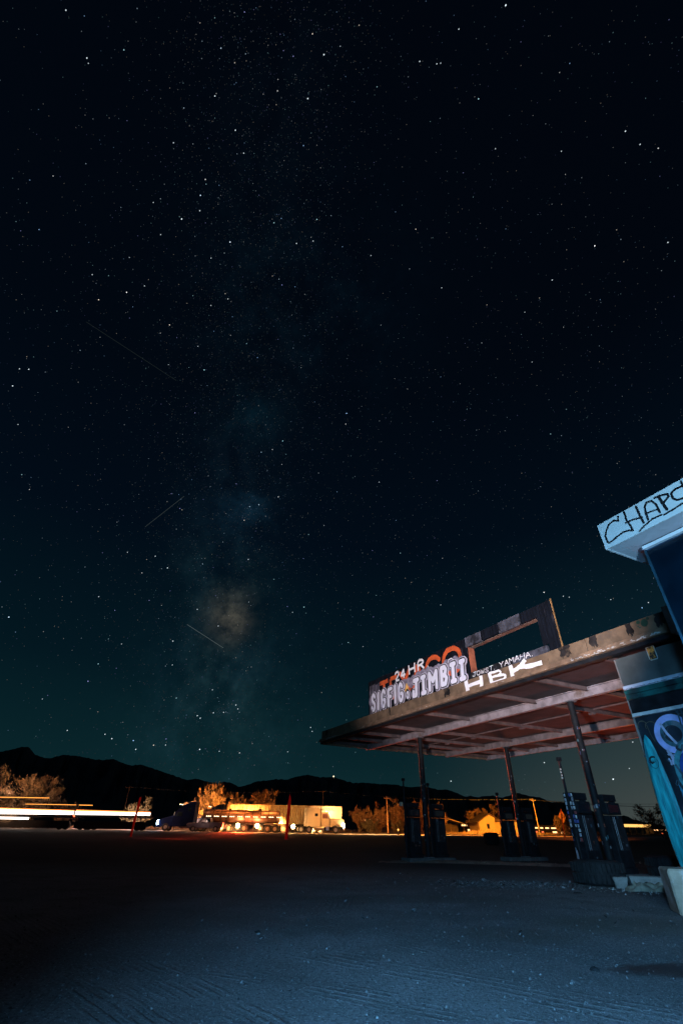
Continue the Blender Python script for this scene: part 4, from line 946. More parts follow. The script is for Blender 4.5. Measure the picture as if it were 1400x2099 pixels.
container('shipping_container', (-19.2, 97, gz(-15, 97)), 7.7, 'pale yellow container with shallow ribs standing behind the tank trailer', mat('pale yellow steel', (.62, .55, .32), .6, var=.08), wheels=True, pitch=.5, dep=.07, rail_m=mat('ochre rail', (.45, .28, .12), .6), z0=1.25, h=2.75)
# white box trailer with lettering
t = thing('box_trailer', (-5.0, 97, gz(-2, 97)), 'bright white box trailer lettered TRADE NATIONAL behind the cream truck', 'trailer')
b = MB(); b.box2((0, -1.22, 1.2), (5.95, 1.22, 3.92)); b.build('box_body', mat('white trailer skin', (.70, .66, .58), .5, var=.03), t, bevel=.03)
for a, c in (((0, -1.24, 3.86), (5.95, -1.222, 3.94)), ((0, -1.24, 1.15), (5.95, -1.222, 1.28))): b = MB(); b.box2(a, c); b.build('rail', mat('ochre rail', (.45, .28, .12), .6), t)
b = MB(); b.box2((0, -.5, .9), (5.9, .5, 1.18)); b.build('chassis', dark, t)
for x in (1.1, 2.3):
    for y in (-.95, .95): wheel(t, x, y, .5, .45)
b = MB()
for k in range(5): b.box2((5.955, -1.25, 1.5+k*.5), (5.99, -1.15, 1.6+k*.5))
b.build('marker_lamps', amber, t)
P_ = Paint(-1.226, (0, 0, 0)); xx = P_.text('TRADE', .04, 3.28, .32, .34, .055, gap=.30, cap=False); P_.text('NATIONAL', xx+.22, 3.26, .24, .36, .05, gap=.32, cap=False)
P_.build('lettering', inkm, t)
# grey pickup
t = thing('pickup_truck', (-22.35, 84, gz(-20, 84)), 'dusty dark grey pickup parked in front of the blue truck and tanker', 'pickup')
pk = mat('dusty grey violet paint', (.10, .09, .12), .4, .2, var=.1)
b = MB(); b.prism([(.05, .55), (0, .95), (.15, 1.08), (1.5, 1.15), (3.5, 1.15), (3.5, .45), (.4, .45)], 1, -.92, .92); body = b.build('body', pk, t, bevel=.04)
b = MB(); b.prism([(1.5, 1.152), (2.15, 1.72), (3.35, 1.74), (3.5, 1.152)], 1, -.82, .82); cb = b.build('cab_roof', pk, t, bevel=.04)
for s_ in (-1, 1):
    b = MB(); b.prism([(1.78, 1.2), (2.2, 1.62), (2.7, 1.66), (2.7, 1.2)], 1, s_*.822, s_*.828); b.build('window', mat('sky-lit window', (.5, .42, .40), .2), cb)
    b = MB(); b.prism([(2.78, 1.2), (2.78, 1.66), (3.3, 1.66), (3.38, 1.2)], 1, s_*.822, s_*.828); b.build('window', glass, cb)
b = MB(); b.box2((3.52, -.92, .5), (5.35, -.86, 1.2)); b.box2((3.52, .86, .5), (5.35, .92, 1.2)); b.box2((5.29, -.92, .5), (5.35, .92, 1.2)); b.box2((3.52, -.85, .62), (5.29, .85, .7)); b.build('cargo_bed', pk, t, bevel=.02)
for x in (1.0, 4.35):
    for y in (-.86, .86): wheel(t, x, y, .38, .24)
for y in (-.75, .75):
    b = MB(); b.box2((-.02, y-.15, .78), (.06, y+.15, .95)); b.build('headlight', mat('unlit lamp glass', (.3, .3, .3), .2), t)
    b = MB(); b.box2((5.352, y-.1, .75), (5.40, y+.1, 1.1)); b.build('tail_lamp', redlamp, t)
b = MB(); b.box2((5.36, -.9, .4), (5.45, .9, .55)); b.build('bumper', chrome, t)
b = MB(); b.box2((2.0, -1.05, 1.15), (2.15, -.9, 1.3)); b.build('mirror', pk, t)
# dark saddle car parked beyond the pickup's nose
# bright work lamps below the trailers
for (x, y, lab, c_, e_) in ((-15.3, 86.4, 'brightest orange lamp glaring beside the person at the tanker', (1.0, .26, .04), 420), (-12.3, 86.6, 'smaller orange lamp glaring under the middle of the tanker', (1.0, .32, .06), 200), (-6.7, 86.8, 'orange lamp glaring low beside the red post', (1.0, .48, .16), 110)):
    t = thing('work_lamp', (x, y, gz(x, y)), lab, 'lamp', 0, 'glaring lamps low along the trailers')
    b = MB(); b.cyl((0, 0, 0), (0, 0, .62), .03, n=6); b.box2((-.2, -.2, 0), (.2, .2, .04)); b.build('stand', dark, t)
    b = MB(); b.lathe([(.001, -.30), (.22, -.2), (.30, 0), (.22, .2), (.001, .30)], (0, 0, .86), 'Z', 14); b.build('lamp_globe', lampmat('glaring orange lamp', (1.0, .62, .25), 70), t, smooth=True)
    point('work_lamp_light', (x, y-.45, gz(x, y)+.9), e_, c_, .2)
spot('ground_red_fill', (-14.6, 84.9, 2.0), (-14.6, 81.4, 0), 30000, (1.0, .05, .015), 58, .9, .2); point('tanker_red_fill', (-13.2, 85.8, 1.2), 700, (1.0, .07, .02), .2); point('pickup_fill', (-20.5, 79.5, 1.6), 60, (1.0, .62, .5), .3)  # added fills: red ground pool, red tank side, pickup flank
point('blue_headlamp_light', (-28.9, 86.2, 1.3), 50, (.35, .62, 1.0), .2); point('cream_headlamp_light', (2.0, 89.2, 1.5), 160, (1.0, .6, .25), .2)
# person in dark clothes standing at the pickup's tailgate
def person(loc):
    me = bpy.data.meshes.new('body'); V = [(0, 0, .95), (0, 0, 1.15), (0, -.01, 1.40), (0, -.01, 1.52), (0, -.02, 1.63), (0, -.03, 1.72),
        (-.10, 0, .90), (-.13, -.02, .50), (-.14, .02, .08), (-.15, -.12, .04), (.10, 0, .90), (.14, -.03, .50), (.17, .02, .08), (.19, -.12, .04),
        (-.19, 0, 1.42), (-.27, .02, 1.14), (-.24, -.10, .90), (-.23, -.13, .82), (.19, 0, 1.42), (.28, .02, 1.14), (.26, -.08, .90), (.25, -.11, .82)]
    E = [(0, 1), (1, 2), (2, 3), (3, 4), (4, 5), (0, 6), (6, 7), (7, 8), (8, 9), (0, 10), (10, 11), (11, 12), (12, 13), (2, 14), (14, 15), (15, 16), (16, 17), (2, 18), (18, 19), (19, 20), (20, 21)]
    rad = [.15, .14, .16, .06, .09, .08, .10, .07, .05, .045, .10, .07, .05, .045, .065, .05, .038, .04, .065, .05, .038, .04]
    me.from_pydata(V, E, []); o = bpy.data.objects.new('person', me); col.objects.link(o)
    md = o.modifiers.new('skin', 'SKIN'); md.use_smooth_shade = True
    for i, r_ in enumerate(rad): me.skin_vertices[0].data[i].radius = (r_, r_*.8)
    me.skin_vertices[0].data[0].use_root = True
    o.modifiers.new('sub', 'SUBSURF').render_levels = 2; o.modifiers[-1].levels = 1
    dg = bpy.context.evaluated_depsgraph_get(); me2 = bpy.data.meshes.new_from_object(o.evaluated_get(dg)); o.modifiers.clear(); o.data = me2
    me2.materials.clear(); me2.materials.append(mat('dark work clothes', (.05, .035, .04), .9)); o.location = loc
    tag(o, 'person in dark clothes standing between the pickup tailgate and the glaring lamp', 'person'); return o
pe = person((-16.65, 83.4, gz(-16.6, 83.4)))
b = MB(); b.lathe([(.001, .16), (.09, .13), (.115, .04), (.11, -.03), (.10, -.04)], (0, -.02, 1.70), 'Z', 12); b.build('hair', mat('dark hair', (.02, .015, .012), .9), pe)
# added frames with glowing strips, standing in for long light trails (left)
def trail(name, loc, L_, label, z_lo, z_hi, upper, rz, dl, dh):
    t = thing(name, loc, label, 'trailer', rz, 'added frames standing in for light trails on the highway')
    b = MB(); b.box2((0, -1.1, z_lo-.25), (L_, 1.1, z_lo-.05)); b.build('deck', dark, t)
    b = MB(); b.prism([(0, z_lo), (L_, z_lo+dl), (L_, z_hi-dh), (0, z_hi)], 1, -1.18, -1.12); b.build('light_streak', wstrip, t)
    b = MB(); b.prism([(0, z_hi+.02), (L_, z_hi-dh+.02), (L_, z_hi-dh+.11), (0, z_hi+.16)], 1, -1.16, -1.12); b.build('light_streak', ostrip, t)
    b = MB(); b.box2((.3, -1.17, .18), (L_-.3, -1.13, min(z_lo-.35, 1.05))); b.build('wheel_screen', dark, t)  # added dark panel hiding the wheels
    for (x0, x1, z) in upper:
        b = MB(); b.box2((x0, -1.16, z), (x1, -1.12, z+.07)); b.build('amber_streak', lampmat('amber light streak', (1.0, .36, .06), 2.2), t)
        for x in (x0+.1, (x0+x1)/2, x1-.1):
            b = MB(); b.box2((x-.04, -1.1, z_hi+.1), (x+.04, -1.02, z)); b.build('stake', dark, t)
    for x in (1.2, 2.4, L_-1.5):
        for y in (-.95, .95): wheel(t, x, y, .5, .4, dark)
    return t
h1 = trail('trail_stand_in', (-58, 80.6, gz(-50, 80)), 20.0, 'nearest hauler stand-in at the left edge, added for passing lights, with a broad white light streak', 1.66, 2.42, [(6, 15.8, 3.74)], R(0), .14, .20)
h2 = trail('trail_stand_in', (-37.95, 81.0, gz(-33, 81)), 10.9, 'second hauler stand-in, added too, with a thinner white light streak before the blue truck', 1.80, 2.24, [(.2, 2.2, 2.95)], R(0), .06, .06)
b = MB(); b.box2((12.6, -1.16, 2.95), (20.0, -1.12, 3.01)); b.build('amber_streak', lampmat('amber light streak', (1.0, .36, .06), 2.2), h1)
b = MB(); b.box2((0, -1.2, 1.12), (13.8, -1.14, 1.38)); b.build('light_streak', wstrip, h1)
b = MB(); b.box2((-.2, -1.10, 1.55), (0, -.9, 1.7)); b.build('tail_lamp', redlamp, h2)  # red lamp on the added stand-in
# ------------------------------------------------------------------ posts, poles, sign, bollard
def rpost(x, y, z1, tilt, w_, label, wedge=False):
    t = thing('marker_post', (x, y, gh(x, y)-.02), label, 'post', 0, 'red lit leaning posts')
    b = MB(); dx_ = tilt
    if wedge: b.prism([(-w_/2, 0), (w_/2, 0), (w_*.55+dx_, z1*.86), (dx_, z1), (-w_*.55+dx_, z1*.8)], 1, -.05, .05)
    else: b.prism([(-w_/2, 0), (w_/2, 0), (w_/2+dx_, z1), (-w_/2+dx_, z1)], 1, -.06, .06)
    b.build('post_shaft', redlit, t); b = MB(); b.box2((-.2, -.15, -.02), (.2, .15, .06)); b.build('footing', concrete, t)
rpost(-5.3, 60, 4.15, .1, .30, 'tall red wedge-topped post standing before the container trailer', True)
rpost(-21.9, 60, 3.6, .1, .20, 'leaning red post standing alone left of the blue truck')
poles = []
def upole(x, y, h, m, label, arm=1.2, dxt=0):
    t = thing('utility_pole', (x, y, gh(x, y)), label, 'utility pole', 0, 'utility poles')
    b = MB(); b.cyl((0, 0, 0), (dxt, 0, h), .11, .08, 8); b.build('pole_shaft', m, t)
    b = MB(); b.box2((dxt-arm, -.06, h-.45), (dxt+arm, .06, h-.36)); b.build('crossarm', m, t)
    b = MB()
    for k in (-1, -.4, .4, 1): b.cyl((dxt+k*arm*.9, 0, h-.36), (dxt+k*arm*.9, 0, h-.18), .04, n=6)
    b.build('insulator', steel, t); poles.append(Vector((x+dxt, y, gh(x, y)+h-.3)))
upole(-3.5, 140, 9.0, wood, 'utility pole standing behind the white lettered trailer'); upole(40.4, 110, 6.2, mat('pale pole', (.36, .28, .17), .8), 'pale lit utility pole right of the orange house', .6, -.2)
upole(-58.2, 150, 9.8, wood, 'faint utility pole left of the blue truck against the dark hills')
upole(9.0, 96, 5.6, wood, 'short pole among the orange lit trees', .5); upole(53, 84, 3.6, wood, 'short pole right of the pumps before the far lights', .3)
wm = mat('power line', (.07, .07, .07), .6)
def wire(a, c, sag, lab, r=.035):
    t = MB(); pts = [a.lerp(c, k/16)+Vector((0, 0, -sag*4*(k/16)*(1-k/16))) for k in range(17)]; t.tube(pts, r, 4); tag(t.build('power_line', wm), lab, 'power line', 'power lines')
Lf = Vector((-90, 150, 9.5))
wire(poles[2], poles[0], .8, 'power line sagging across the hills to the pole behind the trailers', .03)
wire(poles[0], poles[1]+Vector((0, 0, .1)), .7, 'power line running right from the pole behind the lettered trailer', .03)
wire(poles[1], Vector((84, 131, 6.7)), .4, 'power line crossing the pale sky right of the pumps', .06)
wire(poles[1]+Vector((.5, 0, 0)), Vector((86, 133, 7.5)), .4, 'upper power line crossing the pale sky right of the pumps', .03)
t = thing('road_sign', (28.7, 70, gh(28, 70)), 'diamond road sign seen from behind glowing orange on its post', 'road sign')
b = MB(); b.add([(-.48+.3, .03, 2.45), (.3, .03, 3.15-.0), (.48+.3, .03, 2.45), (.3, .03, 1.75), (-.48+.3, .07, 2.45), (.3, .07, 3.15), (.48+.3, .07, 2.45), (.3, .07, 1.75)], [(0, 1, 2, 3), (7, 6, 5, 4), (0, 4, 5, 1), (1, 5, 6, 2), (2, 6, 7, 3), (3, 7, 4, 0)]); b.build('sign_plate', mat('yellow sign plate', (.75, .45, .08), .6), t)
b = MB(); b.prism([(-.05, 0), (.06, 0), (.36, 3.2), (.25, 3.2)], 1, -.06, .028); b.build('post_shaft', mat('red brown post', (.25, .06, .03), .8), t)
spot('sign_lamp', (22, 60, 4), (28.9, 70, 2.2), 500, (1, .5, .1), 30, .5)
t = thing('bollard', (8.85, 78.6, gh(9, 78)), 'short pale bollard leaning at the near edge of the highway', 'bollard')
b = MB(); b.prism([(-.10, 0), (.10, 0), (.05, .85), (-.14, .88)], 1, -.06, .06); b.build('post_shaft', mat('pale bollard', (.75, .65, .45), .7), t)
b = MB(); b.box2((-.1, -.075, .6), (.03, -.065, .72)); b.build('reflector', amber, t)
# ------------------------------------------------------------------ buildings beyond the road
def house():
    t = thing('house', (34.0, 122, gh(34, 122)), 'small gabled house with its front wall lit bright orange', 'house', R(0))
    om = mat('pale stucco wall', (.62, .42, .20), .9, var=.06, vs=.8)
    b = MB(); b.prism([(-2.3, 0), (-2.3, 2.2), (.1, 3.55), (1.3, 3.0), (1.3, 0)], 1, 0, 9); b.build('wall', om, t)
    b = MB(); b.prism([(-2.75, 2.0), (-2.75, 2.16), (.1, 3.80), (1.7, 3.10), (1.7, 2.94), (.1, 3.62)], 1, -.35, 9.3); b.build('roof', mat('brown shingle roof', (.12, .07, .05), .9, var=.3), t)
    b = MB(); b.box2((-.55, -.02, 1.0), (-.10, .03, 1.85)); f_ = b.build('window', glass, t)
    for a, c in (((-.63, -.05, .95), (-.56, .0, 1.9)), ((-.09, -.05, .95), (-.02, .0, 1.9)), ((-.63, -.05, 1.86), (-.02, 0, 1.93)), ((-.63, -.05, .92), (-.02, 0, .99))): b = MB(); b.box2(a, c); b.build('frame', mat('brown window frame', (.2, .11, .05), .8), f_)
    b = MB(); b.box2((1.35, 2.0, 0), (8.8, 7.5, 2.3)); b.build('side_wing', om, t)
    b = MB(); b.prism([(1.4, 2.32), (9.0, 2.32), (9.0, 2.5), (1.4, 2.9)], 1, 1.2, 7.9); b.build('wing_roof', mat('brown shingle roof', (.12, .07, .05), .9), t)
    for x in (3.2, 5.0, 6.2, 8.7): b = MB(); b.box2((x, 1.2, 0), (x+.28, 1.45, 2.3)); b.build('porch_post', mat('cream porch post', (.75, .62, .40), .8), t)
    for x in (4.0, 7.2): b = MB(); b.box2((x, 1.96, .8), (x+.7, 1.99, 1.8)); b.build('window', glass, t)
house()
t = thing('carport', (26.8, 130, gh(27, 130)), 'low dark carport with a faintly lit pitched roof between pump and house', 'carport')
b = MB(); b.prism([(-2.6, 2.0), (-2.6, 2.12), (-1.0, 3.1), (3.2, 2.0), (3.2, 1.88), (-1.0, 2.95)], 1, -1, 6); b.build('roof', mat('corrugated dull roof', (.22, .17, .14), .6, .3, var=.4, vs=3), t)
for x in (-2.4, 0, 3.0):
    for y in (-.8, 5.8): b = MB(); b.box2((x, y, 0), (x+.12, y+.12, 2.0)); b.build('post', wood, t)
b = MB(); b.box2((-2.2, 4.5, 0), (2.9, 4.7, 1.9)); b.build('back_wall', mat('dark shed wall', (.08, .05, .04), .9), t)
b = MB(); b.cyl((-2.0, -1.1, 1.95), (-2.0, -1.1, 2.1), .10, n=8); b.build('lamp', lampmat('small warm lamp', (1, .6, .3), 8), t)
# row of lit low buildings / parked rail cars far right
def lit_row(name, loc, L_, h, label, seed, cat='building', gaps=.35, bright=True, side='w'):
    rs = random.Random(seed); t = thing(name, loc, label, cat)
    b = MB(); b.box2((0, 0, 0), (L_, 5, h)); b.build('wall', mat('dark far wall', (.03, .02, .018), .9), t)
    b = MB(); b.box2((-.2, -.3, h), (L_+.2, 5.3, h+.15)); b.build('roof', mat('dark far roof', (.05, .035, .03), .9), t)
    lw = lampmat('warm lit windows', (1.0, .50, .20), 3.2); lr = lampmat('red lit windows', (1.0, .16, .05), 1.6)
    x = .3
    while x < L_-1:
        w_ = rs.uniform(.7, 2.4); w_ = min(w_, L_-x-.2)
        b = MB(); b.box2((x, -.05, h*.66), (x+w_, -.01, h*.80)); b.build('window', lw, t)
        if rs.random() < .6: b = MB(); b.box2((x+.2, -.05, h*.16), (x+min(w_, rs.uniform(.5, 1.6)), -.01, h*.36)); b.build('window', rs.choice([lw, lr]), t)
        x += w_+rs.uniform(.2, gaps*3)
    return t
lit_row('motel_building', (57.0, 160, .6), 11.5, 2.1, 'long low dark building with a row of lit windows behind the road sign', 3)
lit_row('motel_building', (35.2, 156, .6), 4.2, 2.5, 'small dark building with lit windows left of the orange house', 8)
lit_row('motel_building', (6.3, 150, .5), 6.0, 3.6, 'low building with blazing lit windows just right of the cream truck', 5)
t = thing('gas_station_canopy', (104, 200, 1.0), 'distant gas station canopy with a glowing yellow fascia at far right', 'canopy')
b = MB(); b.box2((0, 0, 2.15), (10.5, .3, 3.0)); b.box2((0, .3, 2.4), (10.5, 7, 2.9)); b.build('fascia', lampmat('glowing yellow fascia', (1.0, .50, .13), 1.6), t)
for k in range(5): b = MB(); b.box2((.5+k*2.3, 1, 0), (.8+k*2.3, 1.3, 2.4)); b.build('post', dark, t)
b = MB()
for k in range(14): b.cyl((rr.uniform(0, 10), -1.5, 0), (rr.uniform(0, 10), -1.5, rr.uniform(1.6, 2.6)), .05, n=5)
b.build('railing', dark, t)
lit_row('shop_building', (114.8, 200, 1.0), 9.0, 1.9, 'distant row of lit shop fronts right of the glowing canopy', 12)
for k, (x, z) in enumerate(((119.5, 1.5), (122.5, 1.4))):
    t = thing('yard_lamp', (x, 197, gh(x, 197)), ['cold white lamp glaring before the distant shops', 'second cold lamp at the right end of the distant shops'][k], 'lamp'); b = MB(); b.cyl((0, 0, 0), (0, 0, z), .05, n=6); b.build('stand', dark, t)
    b = MB(); b.lathe([(.001, -.3), (.3, 0), (.001, .3)], (0, 0, z+.2), 'Z', 10); b.build('lamp_globe', lampmat('cold yard lamp', (.75, .88, 1.0), 12), t)
t = thing('beacon_mast', (-28.6, 4760, 384), 'tiny lit beacon on the mountain crest above the trucks', 'beacon')
b = MB(); b.cyl((0, 0, -20), (0, 0, 5), 1, n=6); b.build('mast', dark, t); b = MB(); b.lathe([(.01, -7), (7, 0), (.01, 7)], (0, 0, 9), 'Z', 10); b.build('lamp_globe', lampmat('beacon lamp', (1, .75, .5), 2.5), t)
# ------------------------------------------------------------------ desert trees and bushes
def foliage_mat(name, c):
    if name in MATS: return MATS[name]
    m = mat(name, c, .8, var=.45, vs=1.3); return m
def tree(x, y, h, wdt, label, seed, leafm, n=3500, up=.8, blade=.10, name='desert_tree', cat='tree', group='dry trees and bushes beyond the highway', trunks=5, dens=1., base=0., lean=0):
    rs = random.Random(seed); t = thing(name, (x, y, gh(x, y)), label, cat, 0, group)
    tips = []; b = MB()
    for k in range(trunks):
        a = rs.uniform(0, 6.283); sp = rs.uniform(.1, .5)*wdt*.5; hh = h*rs.uniform(.42, .66)
        p0 = Vector((rs.uniform(-.1, .1)*wdt, rs.uniform(-.1, .1)*wdt, -.05)); p1 = Vector((math.cos(a)*sp*.6+lean*.4, math.sin(a)*sp*.6, hh*.5)); p2 = Vector((math.cos(a)*sp+lean*.8, math.sin(a)*sp, hh))
        b.cyl(p0, p1, .035*h*.45, .025*h*.4, 6); b.cyl(p1, p2, .025*h*.4, .012*h*.4, 6)
        for j in range(rs.randint(4, 7)):
            q0 = p0.lerp(p1, rs.uniform(.3, 1)) if rs.random() < .45 else p1.lerp(p2, rs.random())
            d = Vector((rs.gauss(0, 1), rs.gauss(0, 1), abs(rs.gauss(0, 1))*up+.25)).normalized(); L_ = rs.uniform(.22, .48)*h
            q1 = q0+d*L_; q1.x = max(-wdt*.55, min(wdt*.55, q1.x)); q1.y = max(-wdt*.55, min(wdt*.55, q1.y)); q1.z = min(h*.97, max(h*.15+base, q1.z))
            b.cyl(q0, q1, .009*h*.5, .003*h*.5, 4, False)
            tips.append((q0, q1))
            for _ in range(3):
                d2 = (d+Vector((rs.gauss(0, .6), rs.gauss(0, .6), rs.gauss(.3, .5)))).normalized(); r1 = q0.lerp(q1, rs.uniform(.5, 1)); r2 = r1+d2*L_*.45
                r2.z = min(h, r2.z); b.cyl(r1, r2, .003*h*.5, .001*h*.5, 3, False); tips.append((r1, r2))
    b.build('trunk', bark, t)
    b = MB(); per = max(1, int(n/len(tips)))
    for (q0, q1) in tips:
        d = (q1-q0).normalized(); L_ = (q1-q0).length
        for k in range(per):
            s_ = q0.lerp(q1, rs.uniform(.15, 1.08)); r_ = .10*L_+.05
            c = s_+Vector((rs.gauss(0, r_), rs.gauss(0, r_), rs.gauss(0, r_)))
            dd = (d*.9+Vector((rs.gauss(0, .5), rs.gauss(0, .5), rs.gauss(up*.35, .4)))).normalized()
            bl = blade*rs.uniform(.5, 1.6); wd = bl*rs.uniform(.16, .34); sd = dd.orthogonal().normalized(); sd.rotate(Matrix.Rotation(rs.uniform(0, 6.28), 3, dd))
            b.add([c-sd*wd, c+sd*wd, c+dd*bl*2], [(0, 1, 2)])
    b.build('crown', leafm, t); return t
dry = foliage_mat('dry straw foliage', (.34, .24, .14)); grn = foliage_mat('dull olive foliage', (.10, .095, .05)); redd = foliage_mat('dusty brown foliage', (.20, .12, .07)); drk = foliage_mat('dark shrub foliage', (.05, .045, .035))
tree(-52.5, 93, 7.6, 12.5, 'large feathery dry tree at the left edge lit tan and orange', 1, dry, 26000, .9, .17, trunks=11)
tree(-58.5, 92, 8.6, 7, 'taller feathery tree cut by the left picture edge', 2, dry, 9000, .9, .17, trunks=5)
tree(-46.2, 94, 4.4, 4.5, 'low reddish shrub right of the large feathery tree', 3, redd, 2500, .8, .14)
tree(-37.5, 104, 5.0, 6, 'dim grey green shrub left of the blue truck', 4, grn, 3000, .8, .16)
tree(-23.0, 103, 7.4, 6.2, 'orange lit ocotillo-like tree with upright wands behind the blue truck', 5, dry, 6500, 2.6, .22, trunks=9)
tree(-19.6, 103, 5.6, 4.5, 'lower orange lit bush behind the tank trailer front', 6, dry, 3500, 2.0, .2, trunks=6)
tree(-26.6, 104, 5.0, 3.6, 'straw bush directly right of the blue truck roof', 16, dry, 3000, 2.2, .2, trunks=6)
tree(-14.3, 105, 7.0, 4.6, 'brown upright tree behind the pale yellow container', 7, redd, 4500, 1.8, .18, trunks=7)
tree(-17.4, 104, 5.2, 2.2, 'thin brown sapling left of the upright tree over the container', 8, redd, 1100, 1.8, .16, trunks=3)
tree(-11.0, 105, 5.0, 3.0, 'small brown bush right of the upright tree over the container', 9, redd, 1600, 1.2, .16, trunks=4)
for i, (x, y, h, w_, lb, m_) in enumerate([(4.6, 108, 4.4, 2.6, 'thin dim tree right of the lettered trailer', redd), (8.2, 108, 5.3, 5.5, 'round orange brown tree left of the leftmost pump', redd), (12.6, 109, 5.7, 5.5, 'round tree directly behind the leftmost pump', redd),
        (16.6, 108, 5.4, 4.5, 'orange brown tree between the leftmost pump pair', redd), (20.0, 110, 4.8, 4.0, 'dim brown tree right of the leftmost pump pair', redd), (6.2, 104, 2.2, 5.0, 'low dark brush at the foot of the orange trees', drk), (12.0, 104, 2.0, 6, 'long low dark brush behind the bollard', drk),
        (33.0, 134, 5.0, 4.5, 'dim brown tree just left of the orange house', redd), (38.8, 138, 6.0, 3.6, 'tree rising behind the orange house roof', redd), (45.8, 112, 3.0, 4.2, 'low bush at the foot of the pale utility pole', redd), (50.2, 118, 3.6, 3.0, 'small upright bush left of the diamond sign', redd)]):
    tree(x, y, h, w_, lb, 30+i, m_, int(1100*w_), .9, .15)
tree(27.9, 64, 3.1, 2.4, 'orange lit bush seen between the nearest post and pump', 50, redd, 1800, 1.6, .12)
tree(44.0, 74, 4.5, 5.0, 'dark windblown tree at far right beside the surfboard', 51, drk, 2600, .5, .14, lean=-1.2, trunks=5)
rb_ = random.Random(9); b = MB()
for k in range(9000):   # low brush line along the far side of the road and past it
    x = rb_.uniform(-75, 120); y = 96+abs(rb_.gauss(0, 12))+max(0, x)*.25
    if -48 < x < 22: y += 14
    if -48 < x < 22 and rb_.random() < .5: continue
    s_ = rb_.uniform(.15, .5); c = Vector((x, y, gh(x, y))); hgt = .4+.9*max(0, mn.noise(Vector((x*.12, y*.1, 4))))
    d = Vector((rb_.gauss(0, .5), rb_.gauss(0, .5), 1)).normalized(); c.z += rb_.random()*hgt*.6
    b.add([c+Vector((-.07, 0, 0)), c+Vector((.07, 0, 0)), c+d*s_*hgt*1.6], [(0, 1, 2)])
tag(b.build('roadside_brush', redd), 'low dry brush lining the far side of the highway', 'brush', kind='stuff')

# ------------------------------------------------------------------ stars and meteor streaks
stm = bpy.data.materials.new('starlight'); stm.use_nodes = True; tt = NT(stm.node_tree); tt.n.clear()
at_ = tt.new('ShaderNodeAttribute'); at_.attribute_name = 'lum'; em = tt.new('ShaderNodeEmission'); tt.l.new(at_.outputs['Color'], em.inputs[0]); em.inputs[1].default_value = 1.0
tt.l.new(em.outputs[0], tt.new('ShaderNodeOutputMaterial').inputs[0]); stm.cycles.emission_sampling = 'NONE'
rs = random.Random(21); V = []; F = []; C_ = []; SR = 24000
pole = Vector((.62, .35, -.70)).normalized()
def star(d, mag, c, size=1., elong=1.5):
    d = d.normalized(); tg = pole.cross(d).normalized(); sd = d.cross(tg); r_ = SR*.00078*size
    p = d*SR; base_ = len(V)
    V.extend([p-tg*r_*elong, p+sd*r_, p+tg*r_*elong, p-sd*r_]); F.append((base_, base_+1, base_+2, base_+3)); C_.append(tuple(mag*q for q in c))
def rdir():
    while True:
        v = Vector((rs.uniform(-1, 1), rs.uniform(-1, 1), rs.uniform(-.02, 1)))
        if .05 < v.length < 1: return v.normalized()
cols = [(.45, .45, 1.0), (.75, .88, 1.0), (.6, .8, 1.0), (1, 1, 1), (.35, .6, 1.0), (1.0, .85, .7), (.5, .9, 1.0)]
def emit(d, k=1.):
    u = rs.random(); m = min(1.3, .029*(1-u*.9995)**-.60)*k
    m = m*rs.uniform(.7, 1.2); star(d, max(.02, m), rs.choice(cols), .68+.42*min(1, m), 1.25)
for i in range(25000):
    d = rdir()
    if d.z > .8 and rs.random() < .35: continue
    if d.y < -.55: 
        if rs.random() < .6: continue
    if d.z < .30 and rs.random() < .25: continue
    emit(d, 1.25)
axb = nrm
for i in range(15000):   # the crowded band
    a = rs.uniform(-.15, 1.9); d = a1*math.cos(a)+nrm.cross(a1)*math.sin(a)*(1 if nrm.cross(a1).z > 0 else -1)
    d = d+nrm*rs.gauss(0, .10); 
    if d.z > 0: emit(d, .62)
for cd, n_, sg_, k_ in (((-.227, .955, .19), 40, .010, 1.2), ((-.193, .86, .47), 14, .006, 1.2), ((-.20, .80, .56), 40, .012, .9), ((-.19, .68, .71), 45, .02, .8), ((-.232, .898, .372), 160, .035, .6), ((-.12, .38, .92), 16, .008, 1.)):
    for _ in range(n_): emit(Vector(cd).normalized()+Vector((rs.gauss(0, sg_), rs.gauss(0, sg_), rs.gauss(0, sg_))), k_)
